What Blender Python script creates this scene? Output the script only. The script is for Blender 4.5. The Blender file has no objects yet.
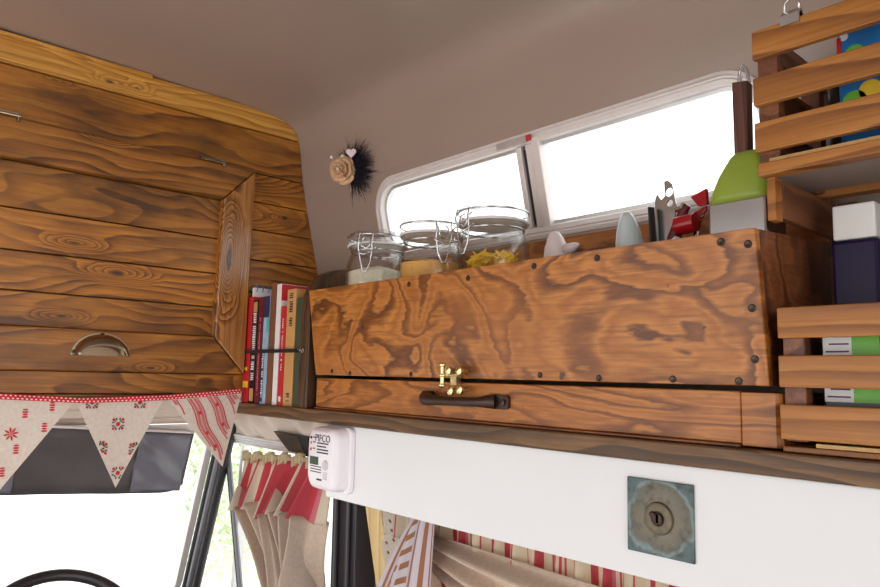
import bpy, bmesh, math, random
from mathutils import Vector, Matrix
random.seed(7)
sc = bpy.context.scene
C = bpy.context.collection
PI = math.pi
# ------------------------------------------------------------------ camera
ROT = Matrix(((0.7451168, -0.0946258, -0.6601870), (-0.6665435, -0.0717897, -0.7420013), (0.0228178, 0.9929210, -0.1165639)))
EYE = Vector((0, 0, 1.4))
F, CX, CY = 708.0, 440.0, 293.5
cd = bpy.data.cameras.new('camera'); cam = bpy.data.objects.new('camera', cd); C.objects.link(cam)
cd.sensor_width = 36; cd.lens = F / 880 * 36; cd.clip_start = .02
cam.matrix_world = Matrix.Translation(EYE) @ ROT.to_4x4()
sc.camera = cam
def at(px, py, **k):            # the point of a real plane (x=, y= or z= metres) measured off the photograph
    r = ROT @ Vector((px - CX, CY - py, -F)); a, v = list(k.items())[0]; i = 'xyz'.index(a)
    return EYE + r * ((v - EYE[i]) / r[i])
# ------------------------------------------------------------------ materials
def lin(c): return tuple(((v / 255) / 12.92 if v <= 10 else ((v / 255 + .055) / 1.055) ** 2.4) for v in c[:3]) + (1,)
class NT:
    def __init__(s, name):
        s.m = bpy.data.materials.new(name); s.m.use_nodes = True; s.t = s.m.node_tree; s.b = s.t.nodes['Principled BSDF']
    def n(s, typ, ins=None, **props):
        nd = s.t.nodes.new('ShaderNode' + typ)
        for k, v in props.items(): setattr(nd, k, v)
        for k, v in (ins or {}).items():
            if hasattr(v, 'links') or isinstance(v, bpy.types.NodeSocket): s.t.links.new(v, nd.inputs[k])
            else: nd.inputs[k].default_value = v
        return nd
    def math(s, op, a, b=0.0, c=0.0): return s.n('Math', {0: a, 1: b, 2: c}, operation=op).outputs[0]
    def vmath(s, op, a, b): return s.n('VectorMath', {0: a, 1: b}, operation=op).outputs[0]
    def ramp(s, fac, stops, interp='LINEAR'):
        nd = s.n('ValToRGB', {'Fac': fac}); e = nd.color_ramp; e.interpolation = interp
        while len(e.elements) < len(stops): e.elements.new(.5)
        for el, (p, c) in zip(e.elements, stops): el.position = p; el.color = lin(c)
        return nd.outputs[0]
    def mix(s, fac, a, b, mode='MIX'):
        nd = s.n('Mix', data_type='RGBA', blend_type=mode)
        for i, v in ((0, fac), (6, a), (7, b)):
            if isinstance(v, bpy.types.NodeSocket): s.t.links.new(v, nd.inputs[i])
            else: nd.inputs[i].default_value = v
        return nd.outputs[2]
    def set(s, **k):
        for key, v in k.items():
            key = key.replace('_', ' ')
            if isinstance(v, bpy.types.NodeSocket): s.t.links.new(v, s.b.inputs[key])
            else: s.b.inputs[key].default_value = v
    def bump(s, h, strength=.3, dist=.002):
        b = s.n('Bump', {'Height': h, 'Strength': strength, 'Distance': dist}); s.t.links.new(b.outputs[0], s.b.inputs['Normal'])
def plain(name, col, rough=.5, metal=0, var=.06, scale=30, spec=.5, bump=0, trans=0):
    t = NT(name); tc = t.n('TexCoord').outputs['Object']
    nz = t.n('Texture' + 'Noise' if 0 else 'TexNoise', {'Vector': tc, 'Scale': scale, 'Detail': 4}).outputs[0]
    c0 = lin([v * (1 - var) for v in col]); c1 = lin([min(255, v * (1 + var)) for v in col])
    t.set(Base_Color=t.mix(nz, c0, c1), Roughness=rough, Metallic=metal)
    t.b.inputs['Specular IOR Level'].default_value = spec
    if bump: t.bump(nz, bump)
    return t.m
def wood(name, light, mid, dark, axis='y', ring=42, warp=1.0, knots=1.0, rough=.38, fib=.5, patch=0.0, blotch=.5, tone=.25, kdens=1.0, bumps=.25, spots=(), ringc=1.0, wc=(5.5, 9.0)):
    t = NT(name); tc = t.n('TexCoord').outputs['Object']
    isl = t.n('NewGeometry').outputs['Random Per Island']
    off = t.n('CombineXYZ', {0: t.math('MULTIPLY', isl, 7.3), 1: t.math('MULTIPLY', isl, 11.7), 2: t.math('MULTIPLY', isl, 5.1)}).outputs[0]
    p = t.vmath('ADD', tc, off); sp = t.n('SeparateXYZ', {0: p})
    ax = {'x': 0, 'y': 1, 'z': 2}[axis]; oth = [i for i in range(3) if i != ax]
    def st(a, b):
        v = [b] * 3; v[ax] = a; return t.vmath('MULTIPLY', p, tuple(v))
    n1 = t.n('TexNoise', {'Vector': st(2.2, wc[1]), 'Scale': 1.0, 'Detail': 2.5, 'Roughness': .5}).outputs[0]
    field = t.math('ADD', t.math('MULTIPLY', sp.outputs[oth[1]], ring), t.math('MULTIPLY', sp.outputs[oth[0]], ring * .35))
    field = t.math('ADD', field, t.math('MULTIPLY', n1, wc[0] * warp))
    vo = t.n('TexVoronoi', {'Vector': st(3.0 * kdens, 8.5 * kdens), 'Scale': 1.0, 'Randomness': 1.0})
    gate = t.math('GREATER_THAN', t.n('SeparateXYZ', {0: vo.outputs['Color']}).outputs[0], 1.0 - .55 * min(1, knots))
    kd = t.n('MapRange', {0: vo.outputs['Distance'], 1: 0.02, 2: .55, 3: 1, 4: 0}, interpolation_type='SMOOTHSTEP').outputs[0]
    kd = t.math('MULTIPLY', t.math('MULTIPLY', kd, gate), 5.0 * min(knots, 1.5))
    field = t.math('ADD', field, kd)
    skc = 0.0
    for (c_, ra, rp_, k_) in spots:      # knots the photograph shows, fixed to the board
        iv = [1 / rp_] * 3; iv[ax] = 1 / ra
        dd = t.n('VectorMath', {0: t.vmath('MULTIPLY', t.vmath('SUBTRACT', tc, c_), tuple(iv))}, operation='LENGTH').outputs['Value']
        wob = t.math('MULTIPLY', t.math('SUBTRACT', t.n('TexNoise', {'Vector': tc, 'Scale': 25.0, 'Detail': 2}).outputs[0], .5), .35)
        dd = t.math('ADD', dd, wob)
        field = t.math('ADD', field, t.math('MULTIPLY', t.n('MapRange', {0: dd, 1: 0, 2: 1, 3: 1, 4: 0}, interpolation_type='SMOOTHSTEP').outputs[0], k_))
        skc = t.math('MAXIMUM', skc, t.n('MapRange', {0: dd, 1: .06, 2: .2, 3: 1, 4: 0}).outputs[0])
    fr = t.math('FRACT', field)
    fine = t.n('TexNoise', {'Vector': st(5, 260), 'Scale': 1.0, 'Detail': 3}).outputs[0]
    fine2 = t.n('TexNoise', {'Vector': st(14, 90), 'Scale': 1.0, 'Detail': 4, 'Roughness': .7}).outputs[0]
    dk_ = [m_ + (d_ - m_) * ringc for m_, d_ in zip(mid, dark)]
    band = t.ramp(fr, [(0, light), (.5, mid), (.84, dk_), (.93, dk_), (1, light)])
    c = t.mix(t.n('MapRange', {0: fine2, 1: .35, 2: .7, 3: 0, 4: .75}).outputs[0], band, lin(mid))
    c = t.mix(t.math('MULTIPLY', t.n('MapRange', {0: fine, 1: .42, 2: .68, 3: 0, 4: 1}).outputs[0], fib), c, lin(dark))
    bl = t.n('TexNoise', {'Vector': st(3, 7), 'Scale': 1.3, 'Detail': 4, 'Roughness': .6}).outputs[0]
    c = t.mix(t.math('MULTIPLY', t.n('MapRange', {0: bl, 1: .48, 2: .72, 3: 0, 4: 1}).outputs[0], blotch), c, lin([v * .55 for v in dark]))
    kc = t.n('MapRange', {0: vo.outputs['Distance'], 1: .03, 2: .11, 3: 1, 4: 0}).outputs[0]
    c = t.mix(t.math('MULTIPLY', t.math('MULTIPLY', kc, gate), .85), c, lin([v * .35 for v in dark]))
    if patch: c = t.mix(t.math('MULTIPLY', t.n('MapRange', {0: t.n('TexNoise', {'Vector': st(4, 14), 'Scale': 1.0, 'Detail': 3}).outputs[0], 1: .5, 2: .66, 3: 0, 4: patch}).outputs[0], t.n('MapRange', {0: fine2, 1: .3, 2: .6, 3: 1, 4: .4}).outputs[0]), c, lin(light))
    if spots: c = t.mix(t.math('MULTIPLY', skc, .8), c, lin([v * .35 for v in dark]))
    tn = t.n('MapRange', {0: isl, 1: 0, 2: 1, 3: 1 - tone, 4: 1 + tone}).outputs[0]
    c = t.mix(1.0, c, t.n('CombineColor', {0: tn, 1: tn, 2: tn}).outputs[0], 'MULTIPLY')
    t.set(Base_Color=c, Roughness=t.n('MapRange', {0: fine2, 1: .3, 2: .7, 3: rough - .08, 4: rough + .15}).outputs[0])
    t.b.inputs['Coat Weight'].default_value = .15; t.b.inputs['Coat Roughness'].default_value = .25
    t.bump(t.math('ADD', t.math('MULTIPLY', fr, -.4), fine), bumps, .0012)
    return t.m
def ply(name, light, mid, dark, rough=.4, s=(1, 5.0, 6.0), k=7.0, seed=0):
    t = NT(name); tc = t.n('TexCoord').outputs['Object']
    p = t.vmath('ADD', tc, (seed, seed * 1.7, seed * .6))
    pw = t.vmath('MULTIPLY', p, s)
    n1 = t.n('TexNoise', {'Vector': pw, 'Scale': 1.25, 'Detail': 2.2, 'Roughness': .42, 'Distortion': .55}).outputs[0]
    jag = t.n('TexNoise', {'Vector': t.vmath('MULTIPLY', p, (20, 30, 120)), 'Scale': 1.0, 'Detail': 2}).outputs[0]
    fld = t.math('ADD', t.math('MULTIPLY', n1, k), t.math('MULTIPLY', jag, .5))
    fr = t.math('FRACT', fld)
    band = t.ramp(fr, [(0, light), (.3, mid), (.5, light), (.72, [(a_ + b_) / 2 for a_, b_ in zip(mid, dark)]), (.88, dark), (1, light)])
    fine = t.n('TexNoise', {'Vector': t.vmath('MULTIPLY', p, (30, 12, 300)), 'Scale': 1.0, 'Detail': 3}).outputs[0]
    c = t.mix(t.n('MapRange', {0: fine, 1: .45, 2: .75, 3: 0, 4: .65}).outputs[0], band, lin(dark))
    soft = t.n('TexNoise', {'Vector': pw, 'Scale': 1.6, 'Detail': 3}).outputs[0]
    c = t.mix(t.n('MapRange', {0: soft, 1: .3, 2: .6, 3: .6, 4: 0}).outputs[0], c, lin(mid))
    spots = t.n('TexNoise', {'Vector': p, 'Scale': 38, 'Detail': 2}).outputs[0]
    c = t.mix(t.n('MapRange', {0: spots, 1: .74, 2: .78, 3: 0, 4: .8}).outputs[0], c, lin([v * .35 for v in dark]))
    t.set(Base_Color=c, Roughness=rough)
    t.b.inputs['Coat Weight'].default_value = .1; t.b.inputs['Coat Roughness'].default_value = .3
    t.bump(t.math('ADD', t.math('MULTIPLY', fr, .3), fine), .2, .001)
    return t.m
def fabric(name, col, stripes=None, translucent=.4, weave=700, axis=0, count=1.0):
    t = NT(name); uv = t.n('UVMap').outputs[0]; tc = t.n('TexCoord').outputs['Object']
    nz = t.n('TexNoise', {'Vector': tc, 'Scale': 160, 'Detail': 3}).outputs[0]
    base = t.mix(nz, lin([v * .9 for v in col]), lin([min(255, v * 1.06) for v in col]))
    if stripes:
        u = t.math('FRACT', t.math('MULTIPLY', t.n('SeparateXYZ', {0: uv}).outputs[axis], count))
        base = t.mix(.12, t.ramp(u, stripes, 'CONSTANT'), base)
    w = t.n('TexNoise', {'Vector': tc, 'Scale': weave, 'Detail': 1}).outputs[0]
    t.set(Base_Color=base, Roughness=.9); t.b.inputs['Specular IOR Level'].default_value = .1
    t.bump(w, .35, .0008)
    tr = t.n('BsdfTranslucent', {'Color': base}); mx = t.n('MixShader', {0: translucent, 1: t.b.outputs[0], 2: tr.outputs[0]})
    t.t.links.new(mx.outputs[0], t.t.nodes['Material Output'].inputs[0])
    return t.m
def glass(name, col=(255, 255, 255), rough=0.0, ior=1.45, thin=False, tint=1.0):
    t = NT(name)
    if thin:                     # window pane: mostly clear, with a Fresnel reflection
        tr = t.n('BsdfTransparent', {'Color': lin(col)}); gl = t.n('BsdfGlossy', {'Roughness': .02})
        lw_ = t.n('LayerWeight', {'Blend': .5}); fz = t.math('ADD', t.math('MULTIPLY', t.math('POWER', lw_.outputs['Facing'], 5.0), .7), .03); mx = t.n('MixShader', {0: fz, 1: tr.outputs[0], 2: gl.outputs[0]})
        t.t.links.new(mx.outputs[0], t.t.nodes['Material Output'].inputs[0])
    else:
        t.set(Base_Color=lin(col), Roughness=rough, IOR=ior); t.b.inputs['Transmission Weight'].default_value = 1
    return t.m
M = {}
def lp_(px, py, yy): q = at(px, py, y=yy); return (q.x, q.y - 1.42, q.z - 1.352)
M['plank'] = wood('stained_pine_planks', (196, 128, 44), (158, 96, 26), (82, 42, 8), 'x', ring=34, warp=1.5, tone=.2, ringc=1.0, blotch=.75, fib=.45, patch=.7, wc=(6.0, 6.5), spots=[(lp_(118, 274, 1.424), .10, .026, 5.0), (lp_(60, 316, 1.424), .07, .020, 4.0), (lp_(75, 243, 1.424), .08, .020, 3.5), (lp_(285, 218, 1.42), .05, .020, 4.0), (lp_(55, 80, 1.42), .05, .012, 2.5)])
M['plank_light'] = wood('honey_pine', (228, 172, 84), (208, 148, 62), (150, 94, 34), 'x', ring=50, knots=.4, blotch=.25, tone=.05, ringc=.7, spots=[(lp_(110, 82, 1.416), .05, .02, 3.0), (lp_(137, 88, 1.416), .05, .02, 3.0)])
M['stile'] = wood('stained_pine_stile', (206, 146, 84), (160, 100, 42), (84, 46, 16), 'z', ring=40, warp=.5, knots=.1, rough=.16, tone=.03, blotch=.2, ringc=.9, spots=[(lp_(229, 258, 1.404), .16, .042, 9.0)])
M['rail'] = wood('stained_pine_rail', (196, 128, 46), (158, 96, 28), (84, 44, 8), 'x', ring=38, warp=1.4, knots=.5, tone=.08, ringc=1.0, patch=.5, wc=(6.0, 6.5), blotch=.6, spots=[(lp_(110, 137, 1.404), .07, .02, 3.5), (lp_(150, 368, 1.404), .06, .018, 3.0)])
M['shelf'] = wood('dark_oiled_plank', (134, 94, 48), (98, 64, 30), (52, 32, 14), 'y', ring=60, knots=.3, rough=.5, tone=.05)
M['ply'] = ply('figured_plywood', (192, 124, 56), (160, 94, 34), (90, 46, 12))
M['ply2'] = ply('figured_plywood_drawer', (186, 118, 54), (162, 96, 38), (110, 60, 20), s=(1, 2.2, 12), k=7, seed=3.1)
M['ply_end'] = ply('shaded_plywood_end', (150, 88, 46), (124, 68, 34), (82, 42, 22), s=(6, 1, 5), k=7, seed=5.3)  # same plywood, with the shade on the box end put into the colour
M['crate'] = wood('crate_pine', (192, 128, 58), (164, 102, 38), (112, 62, 18), 'y', ring=40, knots=.25, rough=.5, blotch=.15, tone=.06, fib=.35)
M['crate_x'] = wood('crate_pine_shaded', (150, 92, 56), (124, 72, 44), (84, 46, 28), 'x', ring=40, knots=.3, rough=.5, blotch=.2, tone=.06)  # darker copy of the crate pine: shade of end-facing parts painted in
M['post_wood'] = wood('pale_pine_post', (226, 200, 144), (212, 182, 124), (184, 148, 92), 'z', ring=30, knots=.2, rough=.5, blotch=.08, tone=.02, fib=.2)
M['dark_wood'] = wood('dark_bookend_wood', (112, 76, 46), (84, 54, 30), (52, 32, 18), 'z', ring=60, knots=.1, rough=.45)
M['brown_handle'] = wood('brown_handle_wood', (132, 82, 66), (112, 66, 52), (78, 44, 34), 'z', ring=60, knots=0, rough=.4)
M['white_paint'] = plain('white_gloss_paint', (224, 224, 226), .35, var=.02, scale=5)
M['cream_lining'] = plain('cream_vinyl_lining', (214, 198, 186), .35, var=.05, scale=8, bump=.1)
M['roof'] = plain('taupe_roof_paint', (160, 139, 128), .28, var=.05, scale=2.0)
M['wallp'] = plain('taupe_wall_paint', (140, 120, 108), .45, var=.05, scale=3)
M['alu'] = plain('brushed_aluminium', (206, 204, 206), .35, metal=.75, var=.05)
M['alu_white'] = plain('white_window_frame', (226, 218, 216), .35, metal=.2, var=.04)
M['rubber'] = plain('black_rubber', (34, 32, 34), .5, var=.1)
M['dark_plastic'] = plain('dark_plastic', (38, 32, 38), .32, var=.1)
M['grey_metal'] = plain('grey_metal_pillar', (120, 118, 124), .3, metal=.5, var=.06)
M['chrome'] = plain('chrome', (214, 214, 216), .12, metal=1, var=.03)
M['steel'] = plain('stainless_steel', (190, 188, 188), .22, metal=1, var=.08)
M['nickel'] = plain('antique_nickel', (158, 142, 120), .22, metal=1, var=.08)
M['brass'] = plain('worn_brass', (226, 206, 156), .3, metal=1, var=.2, scale=200)
M['iron'] = plain('dark_iron', (66, 48, 42), .4, metal=.6, var=.2, scale=80, bump=.2)
M['screw'] = plain('dull_screw_steel', (70, 60, 52), .4, metal=.8, var=.2, scale=200)
M['visor'] = plain('charcoal_visor_cloth', (78, 72, 74), .45, var=.22, scale=14)
M['boss'] = plain('tarnished_bronze', (98, 88, 72), .45, metal=.4, var=.25, scale=150)
M['pocket'] = plain('grey_glossy_pocket', (104, 102, 112), .16, var=.15, scale=12)
M['alarm'] = plain('white_abs_plastic', (236, 230, 236), .35, var=.01)
M['alarm_grey'] = plain('pale_grey_plastic', (206, 200, 206), .4, var=.02)
M['ink'] = plain('dark_ink', (50, 46, 56), .6, var=.02)
M['lcd'] = plain('green_lcd', (52, 74, 54), .2, var=.1)
M['red'] = plain('red_print', (196, 34, 44), .45, var=.05)
M['red_gloss'] = plain('red_enamel', (168, 18, 30), .2, var=.05)
M['orange'] = plain('orange_led', (222, 130, 60), .4)
M['maroon'] = plain('maroon_cover', (100, 22, 34), .4, var=.1)
M['black'] = plain('black_print', (24, 22, 26), .4, var=.1)
M['white'] = plain('white_print', (228, 224, 222), .5, var=.03)
M['navy'] = plain('navy_print', (40, 44, 86), .45, var=.1)
M['paleblue'] = plain('pale_blue_print', (150, 176, 200), .45, var=.15, scale=60)
M['blue'] = plain('bright_blue_print', (36, 110, 176), .35, var=.2, scale=30)
M['teal'] = plain('teal_print', (82, 178, 186), .4)
M['brown_cover'] = plain('brown_cover', (124, 74, 44), .6, var=.08)
M['tan_cover'] = plain('tan_cloth_cover', (196, 146, 88), .7, var=.06)
M['green_cover'] = plain('dark_green_cover', (62, 70, 50), .7, var=.12)
M['page'] = plain('book_pages', (222, 208, 186), .8, var=.05, scale=300)
M['green_plastic'] = plain('lime_green_plastic', (146, 166, 58), .42, var=.03)
M['ceramic'] = plain('white_ceramic', (226, 222, 224), .15, var=.02)
M['ceramic_blue'] = plain('pale_blue_ceramic', (196, 208, 212), .15, var=.04)
M['ceramic_pink'] = plain('blush_ceramic', (222, 206, 206), .15, var=.03)
M['sugar'] = plain('golden_sugar', (238, 168, 92), .8, var=.2, scale=400)
M['flour'] = plain('pale_flakes', (246, 232, 208), .8, var=.1, scale=200)
M['yellow'] = plain('yellow_pasta', (248, 196, 50), .5, var=.1, scale=60)
M['jar_glass'] = glass('jar_glass', (255, 255, 255))
def thin_jar():
    t = NT('clear_jar_wall'); tr = t.n('BsdfTransparent', {'Color': lin((255, 255, 255))}); gl = t.n('BsdfGlossy', {'Roughness': .03}); gs = t.n('BsdfGlass', {'Roughness': 0.0, 'IOR': 1.1, 'Color': lin((252, 255, 255))})
    f_ = t.n('LayerWeight', {'Blend': .5}).outputs['Facing']; m1 = t.n('MixShader', {0: t.math('POWER', f_, 4.0), 1: tr.outputs[0], 2: gs.outputs[0]})
    m2 = t.n('MixShader', {0: t.math('ADD', t.math('MULTIPLY', t.math('POWER', f_, 4.0), .5), .04), 1: m1.outputs[0], 2: gl.outputs[0]})
    t.t.links.new(m2.outputs[0], t.t.nodes['Material Output'].inputs[0]); return t.m
M['jar_wall'] = thin_jar()
M['pane'] = glass('window_pane', (250, 252, 250), thin=True)
M['gasket'] = plain('pale_rubber_seal', (226, 222, 220), .5)
M['rose'] = plain('hessian_rose', (214, 172, 134), .8, var=.08, scale=120)
M['pink'] = plain('pink_heart', (226, 200, 206), .6, var=.04)
M['feather'] = plain('navy_feather', (30, 26, 38), .6, var=.2)
M['pearl'] = plain('pearl_white', (236, 230, 222), .2)
M['purple'] = plain('dark_purple_bottle', (30, 16, 54), .4, var=.2, scale=20, spec=.25)
M['lilac'] = plain('lilac_print', (86, 44, 92), .5)
M['bottle_green'] = plain('leaf_green_label', (104, 178, 48), .4, var=.1)
M['mint'] = plain('mint_green_cap', (150, 214, 180), .35)
M['edge_ply'] = plain('ply_edge', (190, 152, 96), .6, var=.15, scale=100)
M['grey_under'] = plain('greyish_hardboard', (150, 132, 122), .6, var=.05)
M['linen'] = fabric('natural_linen', (224, 206, 190))
RS = [(0, (226, 214, 196)), (.05, (206, 40, 74)), (.24, (218, 120, 140)), (.31, (226, 214, 196)), (.42, (206, 46, 72)), (.47, (226, 214, 196)), (.60, (208, 60, 84)), (.78, (230, 220, 206)), (.86, (202, 44, 66)), (.92, (226, 214, 196))]
M['stripe'] = fabric('red_striped_linen', (226, 214, 196), RS, count=5.0)
RS2 = [(0, (222, 208, 186)), (.08, (192, 40, 70)), (.20, (206, 104, 126)), (.24, (222, 208, 186)), (.29, (196, 50, 78)), (.33, (222, 208, 186)), (.36, (196, 50, 78)), (.39, (222, 208, 186)), (.60, (200, 60, 84)), (.62, (222, 208, 186)), (.82, (192, 40, 70)), (.93, (222, 208, 186))]
M['stripe3'] = fabric('group_striped_linen', (222, 208, 186), RS2, count=5.0)
M['stripe2'] = fabric('bold_red_striped_linen', (226, 214, 196), RS, count=3.4)
M['tape'] = fabric('cream_heading_tape', (222, 206, 172))
M['lace'] = fabric('cotton_lace', (226, 214, 200))
M['towel'] = fabric('towel_diagonal', (222, 214, 220), [(0, (226, 218, 224)), (.48, (172, 108, 52)), (.9, (226, 218, 224))], count=11, axis=1)
M['towel2'] = fabric('towel_vertical', (222, 214, 220), [(0, (224, 214, 224)), (.4, (172, 108, 52)), (.78, (224, 214, 224))], count=4)
M['pennant'] = fabric('pennant_cotton', (226, 212, 200), translucent=.12)
M['pen_red'] = plain('printed_red', (200, 44, 58), .9)
M['pen_rose'] = plain('printed_rose', (208, 110, 112), .9)
M['pen_green'] = plain('printed_dark_green', (62, 84, 70), .9)
M['ground'] = plain('pale_gravel', (232, 230, 224), .9)
M['leaf'] = plain('hedge_leaf', (204, 226, 182), .7, var=.2, scale=3)
M['vinyl_floor'] = wood('floor_boards', (206, 202, 196), (192, 186, 180), (160, 154, 146), 'y', ring=30, knots=.2)
def patina():
    t = NT('verdigris_plate'); tc = t.n('TexCoord').outputs['Object']
    sp = t.n('SeparateXYZ', {0: tc}); y, z = sp.outputs[1], sp.outputs[2]
    nz = t.n('TexNoise', {'Vector': tc, 'Scale': 45, 'Detail': 4}).outputs[0]
    r = t.math('SQRT', t.math('ADD', t.math('MULTIPLY', y, y), t.math('MULTIPLY', z, z)))
    r = t.math('ADD', r, t.math('MULTIPLY', t.math('SUBTRACT', nz, .5), .022))
    c = t.ramp(t.math('MULTIPLY', r, 16.0), [(0, (112, 104, 90)), (.3, (116, 108, 94)), (.55, (96, 94, 84)), (.62, (118, 134, 134)), (.67, (84, 100, 100)), (1, (70, 88, 92))])
    n2 = t.n('TexNoise', {'Vector': tc, 'Scale': 110, 'Detail': 4}).outputs[0]
    c = t.mix(t.n('MapRange', {0: n2, 1: .5, 2: .7, 3: 0, 4: .6}).outputs[0], c, lin((54, 50, 44)))
    t.set(Base_Color=c, Roughness=.5, Metallic=.35); t.bump(n2, .3, .001); return t.m
M['patina'] = patina()
def polka():
    t = NT('red_polka_tape'); uv = t.n('UVMap').outputs[0]; sp = t.n('SeparateXYZ', {0: uv})
    u, v = sp.outputs[0], sp.outputs[1]
    row = t.math('FLOOR', t.math('MULTIPLY', v, 2.0))
    fu = t.math('SUBTRACT', t.math('FRACT', t.math('ADD', u, t.math('MULTIPLY', row, .5))), .5)
    fv = t.math('SUBTRACT', t.math('FRACT', t.math('MULTIPLY', v, 2.0)), .5)
    d = t.math('SQRT', t.math('ADD', t.math('MULTIPLY', fu, fu), t.math('MULTIPLY', fv, fv)))
    t.set(Base_Color=t.mix(t.math('LESS_THAN', d, .24), lin((206, 36, 52)), lin((240, 226, 222))), Roughness=.8); return t.m
M['polka'] = polka()
# ------------------------------------------------------------------ mesh builder
class MB:
    def __init__(s): s.v = []; s.f = []; s.mi = []; s.uv = {}; s.cur = 0
    def add(s, vs, fs):
        b = len(s.v); s.v += [Vector(p) for p in vs]
        for f in fs: s.f.append([b + i for i in f]); s.mi.append(s.cur)
        return s
    def hexa(s, p):     # 4 bottom, 4 top corners
        return s.add(p, [(3, 2, 1, 0), (4, 5, 6, 7), (0, 1, 5, 4), (1, 2, 6, 5), (2, 3, 7, 6), (3, 0, 4, 7)])
    def box(s, x0, x1, y0, y1, z0, z1):
        return s.hexa([(x0, y0, z0), (x1, y0, z0), (x1, y1, z0), (x0, y1, z0), (x0, y0, z1), (x1, y0, z1), (x1, y1, z1), (x0, y1, z1)])
    def prism(s, poly, d):   # closed polygon (3-D points) pushed along d
        n = len(poly); P = [Vector(p) for p in poly]; d = Vector(d)
        return s.add(P + [p + d for p in P], [tuple(range(n))[::-1], tuple(range(n, 2 * n))] + [(i, (i + 1) % n, n + (i + 1) % n, n + i) for i in range(n)])
    def tube(s, pts, r, n=8, cap=True, closed=False, flat=None):
        P = [Vector(p) for p in pts]; m = len(P); rs = r if isinstance(r, (list, tuple)) else [r] * m
        vs = []; up = None
        for i in range(m):
            a = P[i - 1] if (i > 0 or closed) else P[i]; b = P[(i + 1) % m] if (i < m - 1 or closed) else P[i]
            d = (b - a).normalized()
            if up is None: up = Vector((0, 0, 1)) if abs(d.z) < .9 else Vector((1, 0, 0))
            u = (up - d * up.dot(d)).normalized(); w = d.cross(u); up = u
            for k in range(n):
                t = 2 * PI * k / n; vs.append(P[i] + (u * math.cos(t) + w * math.sin(t) * (flat or 1)) * rs[i])
        fs = []
        for i in range(m if closed else m - 1):
            j = (i + 1) % m
            for k in range(n): fs.append((i * n + k, i * n + (k + 1) % n, j * n + (k + 1) % n, j * n + k))
        if cap and not closed: fs += [tuple(range(n))[::-1], tuple((m - 1) * n + k for k in range(n))]
        return s.add(vs, fs)
    def lathe(s, prof, c=(0, 0, 0), n=40, axis=(0, 0, 1), sx=1.0):
        A = Vector(axis).normalized(); q = Vector((0, 0, 1)).rotation_difference(A); c = Vector(c); vs = []
        for (r, h) in prof:
            for k in range(n):
                t = 2 * PI * k / n; vs.append(c + q @ Vector((r * math.cos(t) * sx, r * math.sin(t), h)))
        m = len(prof); fs = []
        for i in range(m - 1):
            for k in range(n): fs.append((i * n + k, i * n + (k + 1) % n, (i + 1) * n + (k + 1) % n, (i + 1) * n + k))
        if prof[0][0] > 1e-6: fs.append(tuple(range(n))[::-1])
        if prof[-1][0] > 1e-6: fs.append(tuple((m - 1) * n + k for k in range(n)))
        return s.add(vs, fs)
    def grid(s, fn, nu, nv, uv=lambda u, v: (u, v)):
        b = len(s.v)
        for i in range(nu + 1):
            for j in range(nv + 1): s.v.append(Vector(fn(i / nu, j / nv)))
        for i in range(nu):
            for j in range(nv):
                q = [(i, j), (i + 1, j), (i + 1, j + 1), (i, j + 1)]
                s.uv[len(s.f)] = [uv(a / nu, c / nv) for a, c in q]
                s.f.append([b + a * (nv + 1) + c for a, c in q]); s.mi.append(s.cur)
        return s
ORG = {}
def setp(o, label=None, cat=None, group=None, kind=None):
    for k, v in (('label', label), ('category', cat), ('group', group), ('kind', kind)):
        if v: o[k] = v
    return o
def thing(name, label, cat, loc=(0, 0, 0), group=None):
    o = bpy.data.objects.new(name, None); C.objects.link(o); o.location = loc; o.empty_display_size = .05; ORG[o.name] = Vector(loc)
    return setp(o, label, cat, group)
def build(name, mb, mats, parent=None, origin=None, bevel=0, smooth=False, solid=0, label=None, subsurf=0):
    org = ORG[parent.name] if parent else Vector(origin if origin is not None else (0, 0, 0))
    me = bpy.data.meshes.new(name); me.from_pydata([v - org for v in mb.v], [], mb.f)
    for m in (mats if isinstance(mats, (list, tuple)) else [mats]): me.materials.append(M[m])
    me.polygons.foreach_set('material_index', mb.mi)
    if mb.uv:
        l = me.uv_layers.new(name='UVMap')
        for fi, q in mb.uv.items():
            for li, c in zip(me.polygons[fi].loop_indices, q): l.data[li].uv = c
    bm = bmesh.new(); bm.from_mesh(me); bmesh.ops.remove_doubles(bm, verts=bm.verts, dist=1e-6) if smooth else None
    bmesh.ops.recalc_face_normals(bm, faces=bm.faces); bm.to_mesh(me); bm.free()
    o = bpy.data.objects.new(name, me); C.objects.link(o)
    if parent: o.parent = parent
    else: o.location = org
    ORG[o.name] = org
    if smooth:
        for p in me.polygons: p.use_smooth = True
        if smooth == 'auto': me.set_sharp_from_angle(angle=math.radians(38))
    if solid: md = o.modifiers.new('solid', 'SOLIDIFY'); md.thickness = solid; md.offset = 0
    if bevel: md = o.modifiers.new('bevel', 'BEVEL'); md.width = bevel; md.segments = 2; md.limit_method = 'ANGLE'; md.angle_limit = .7
    if subsurf: md = o.modifiers.new('sub', 'SUBSURF'); md.levels = md.render_levels = subsurf
    if label: o['label'] = label
    return o
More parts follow.
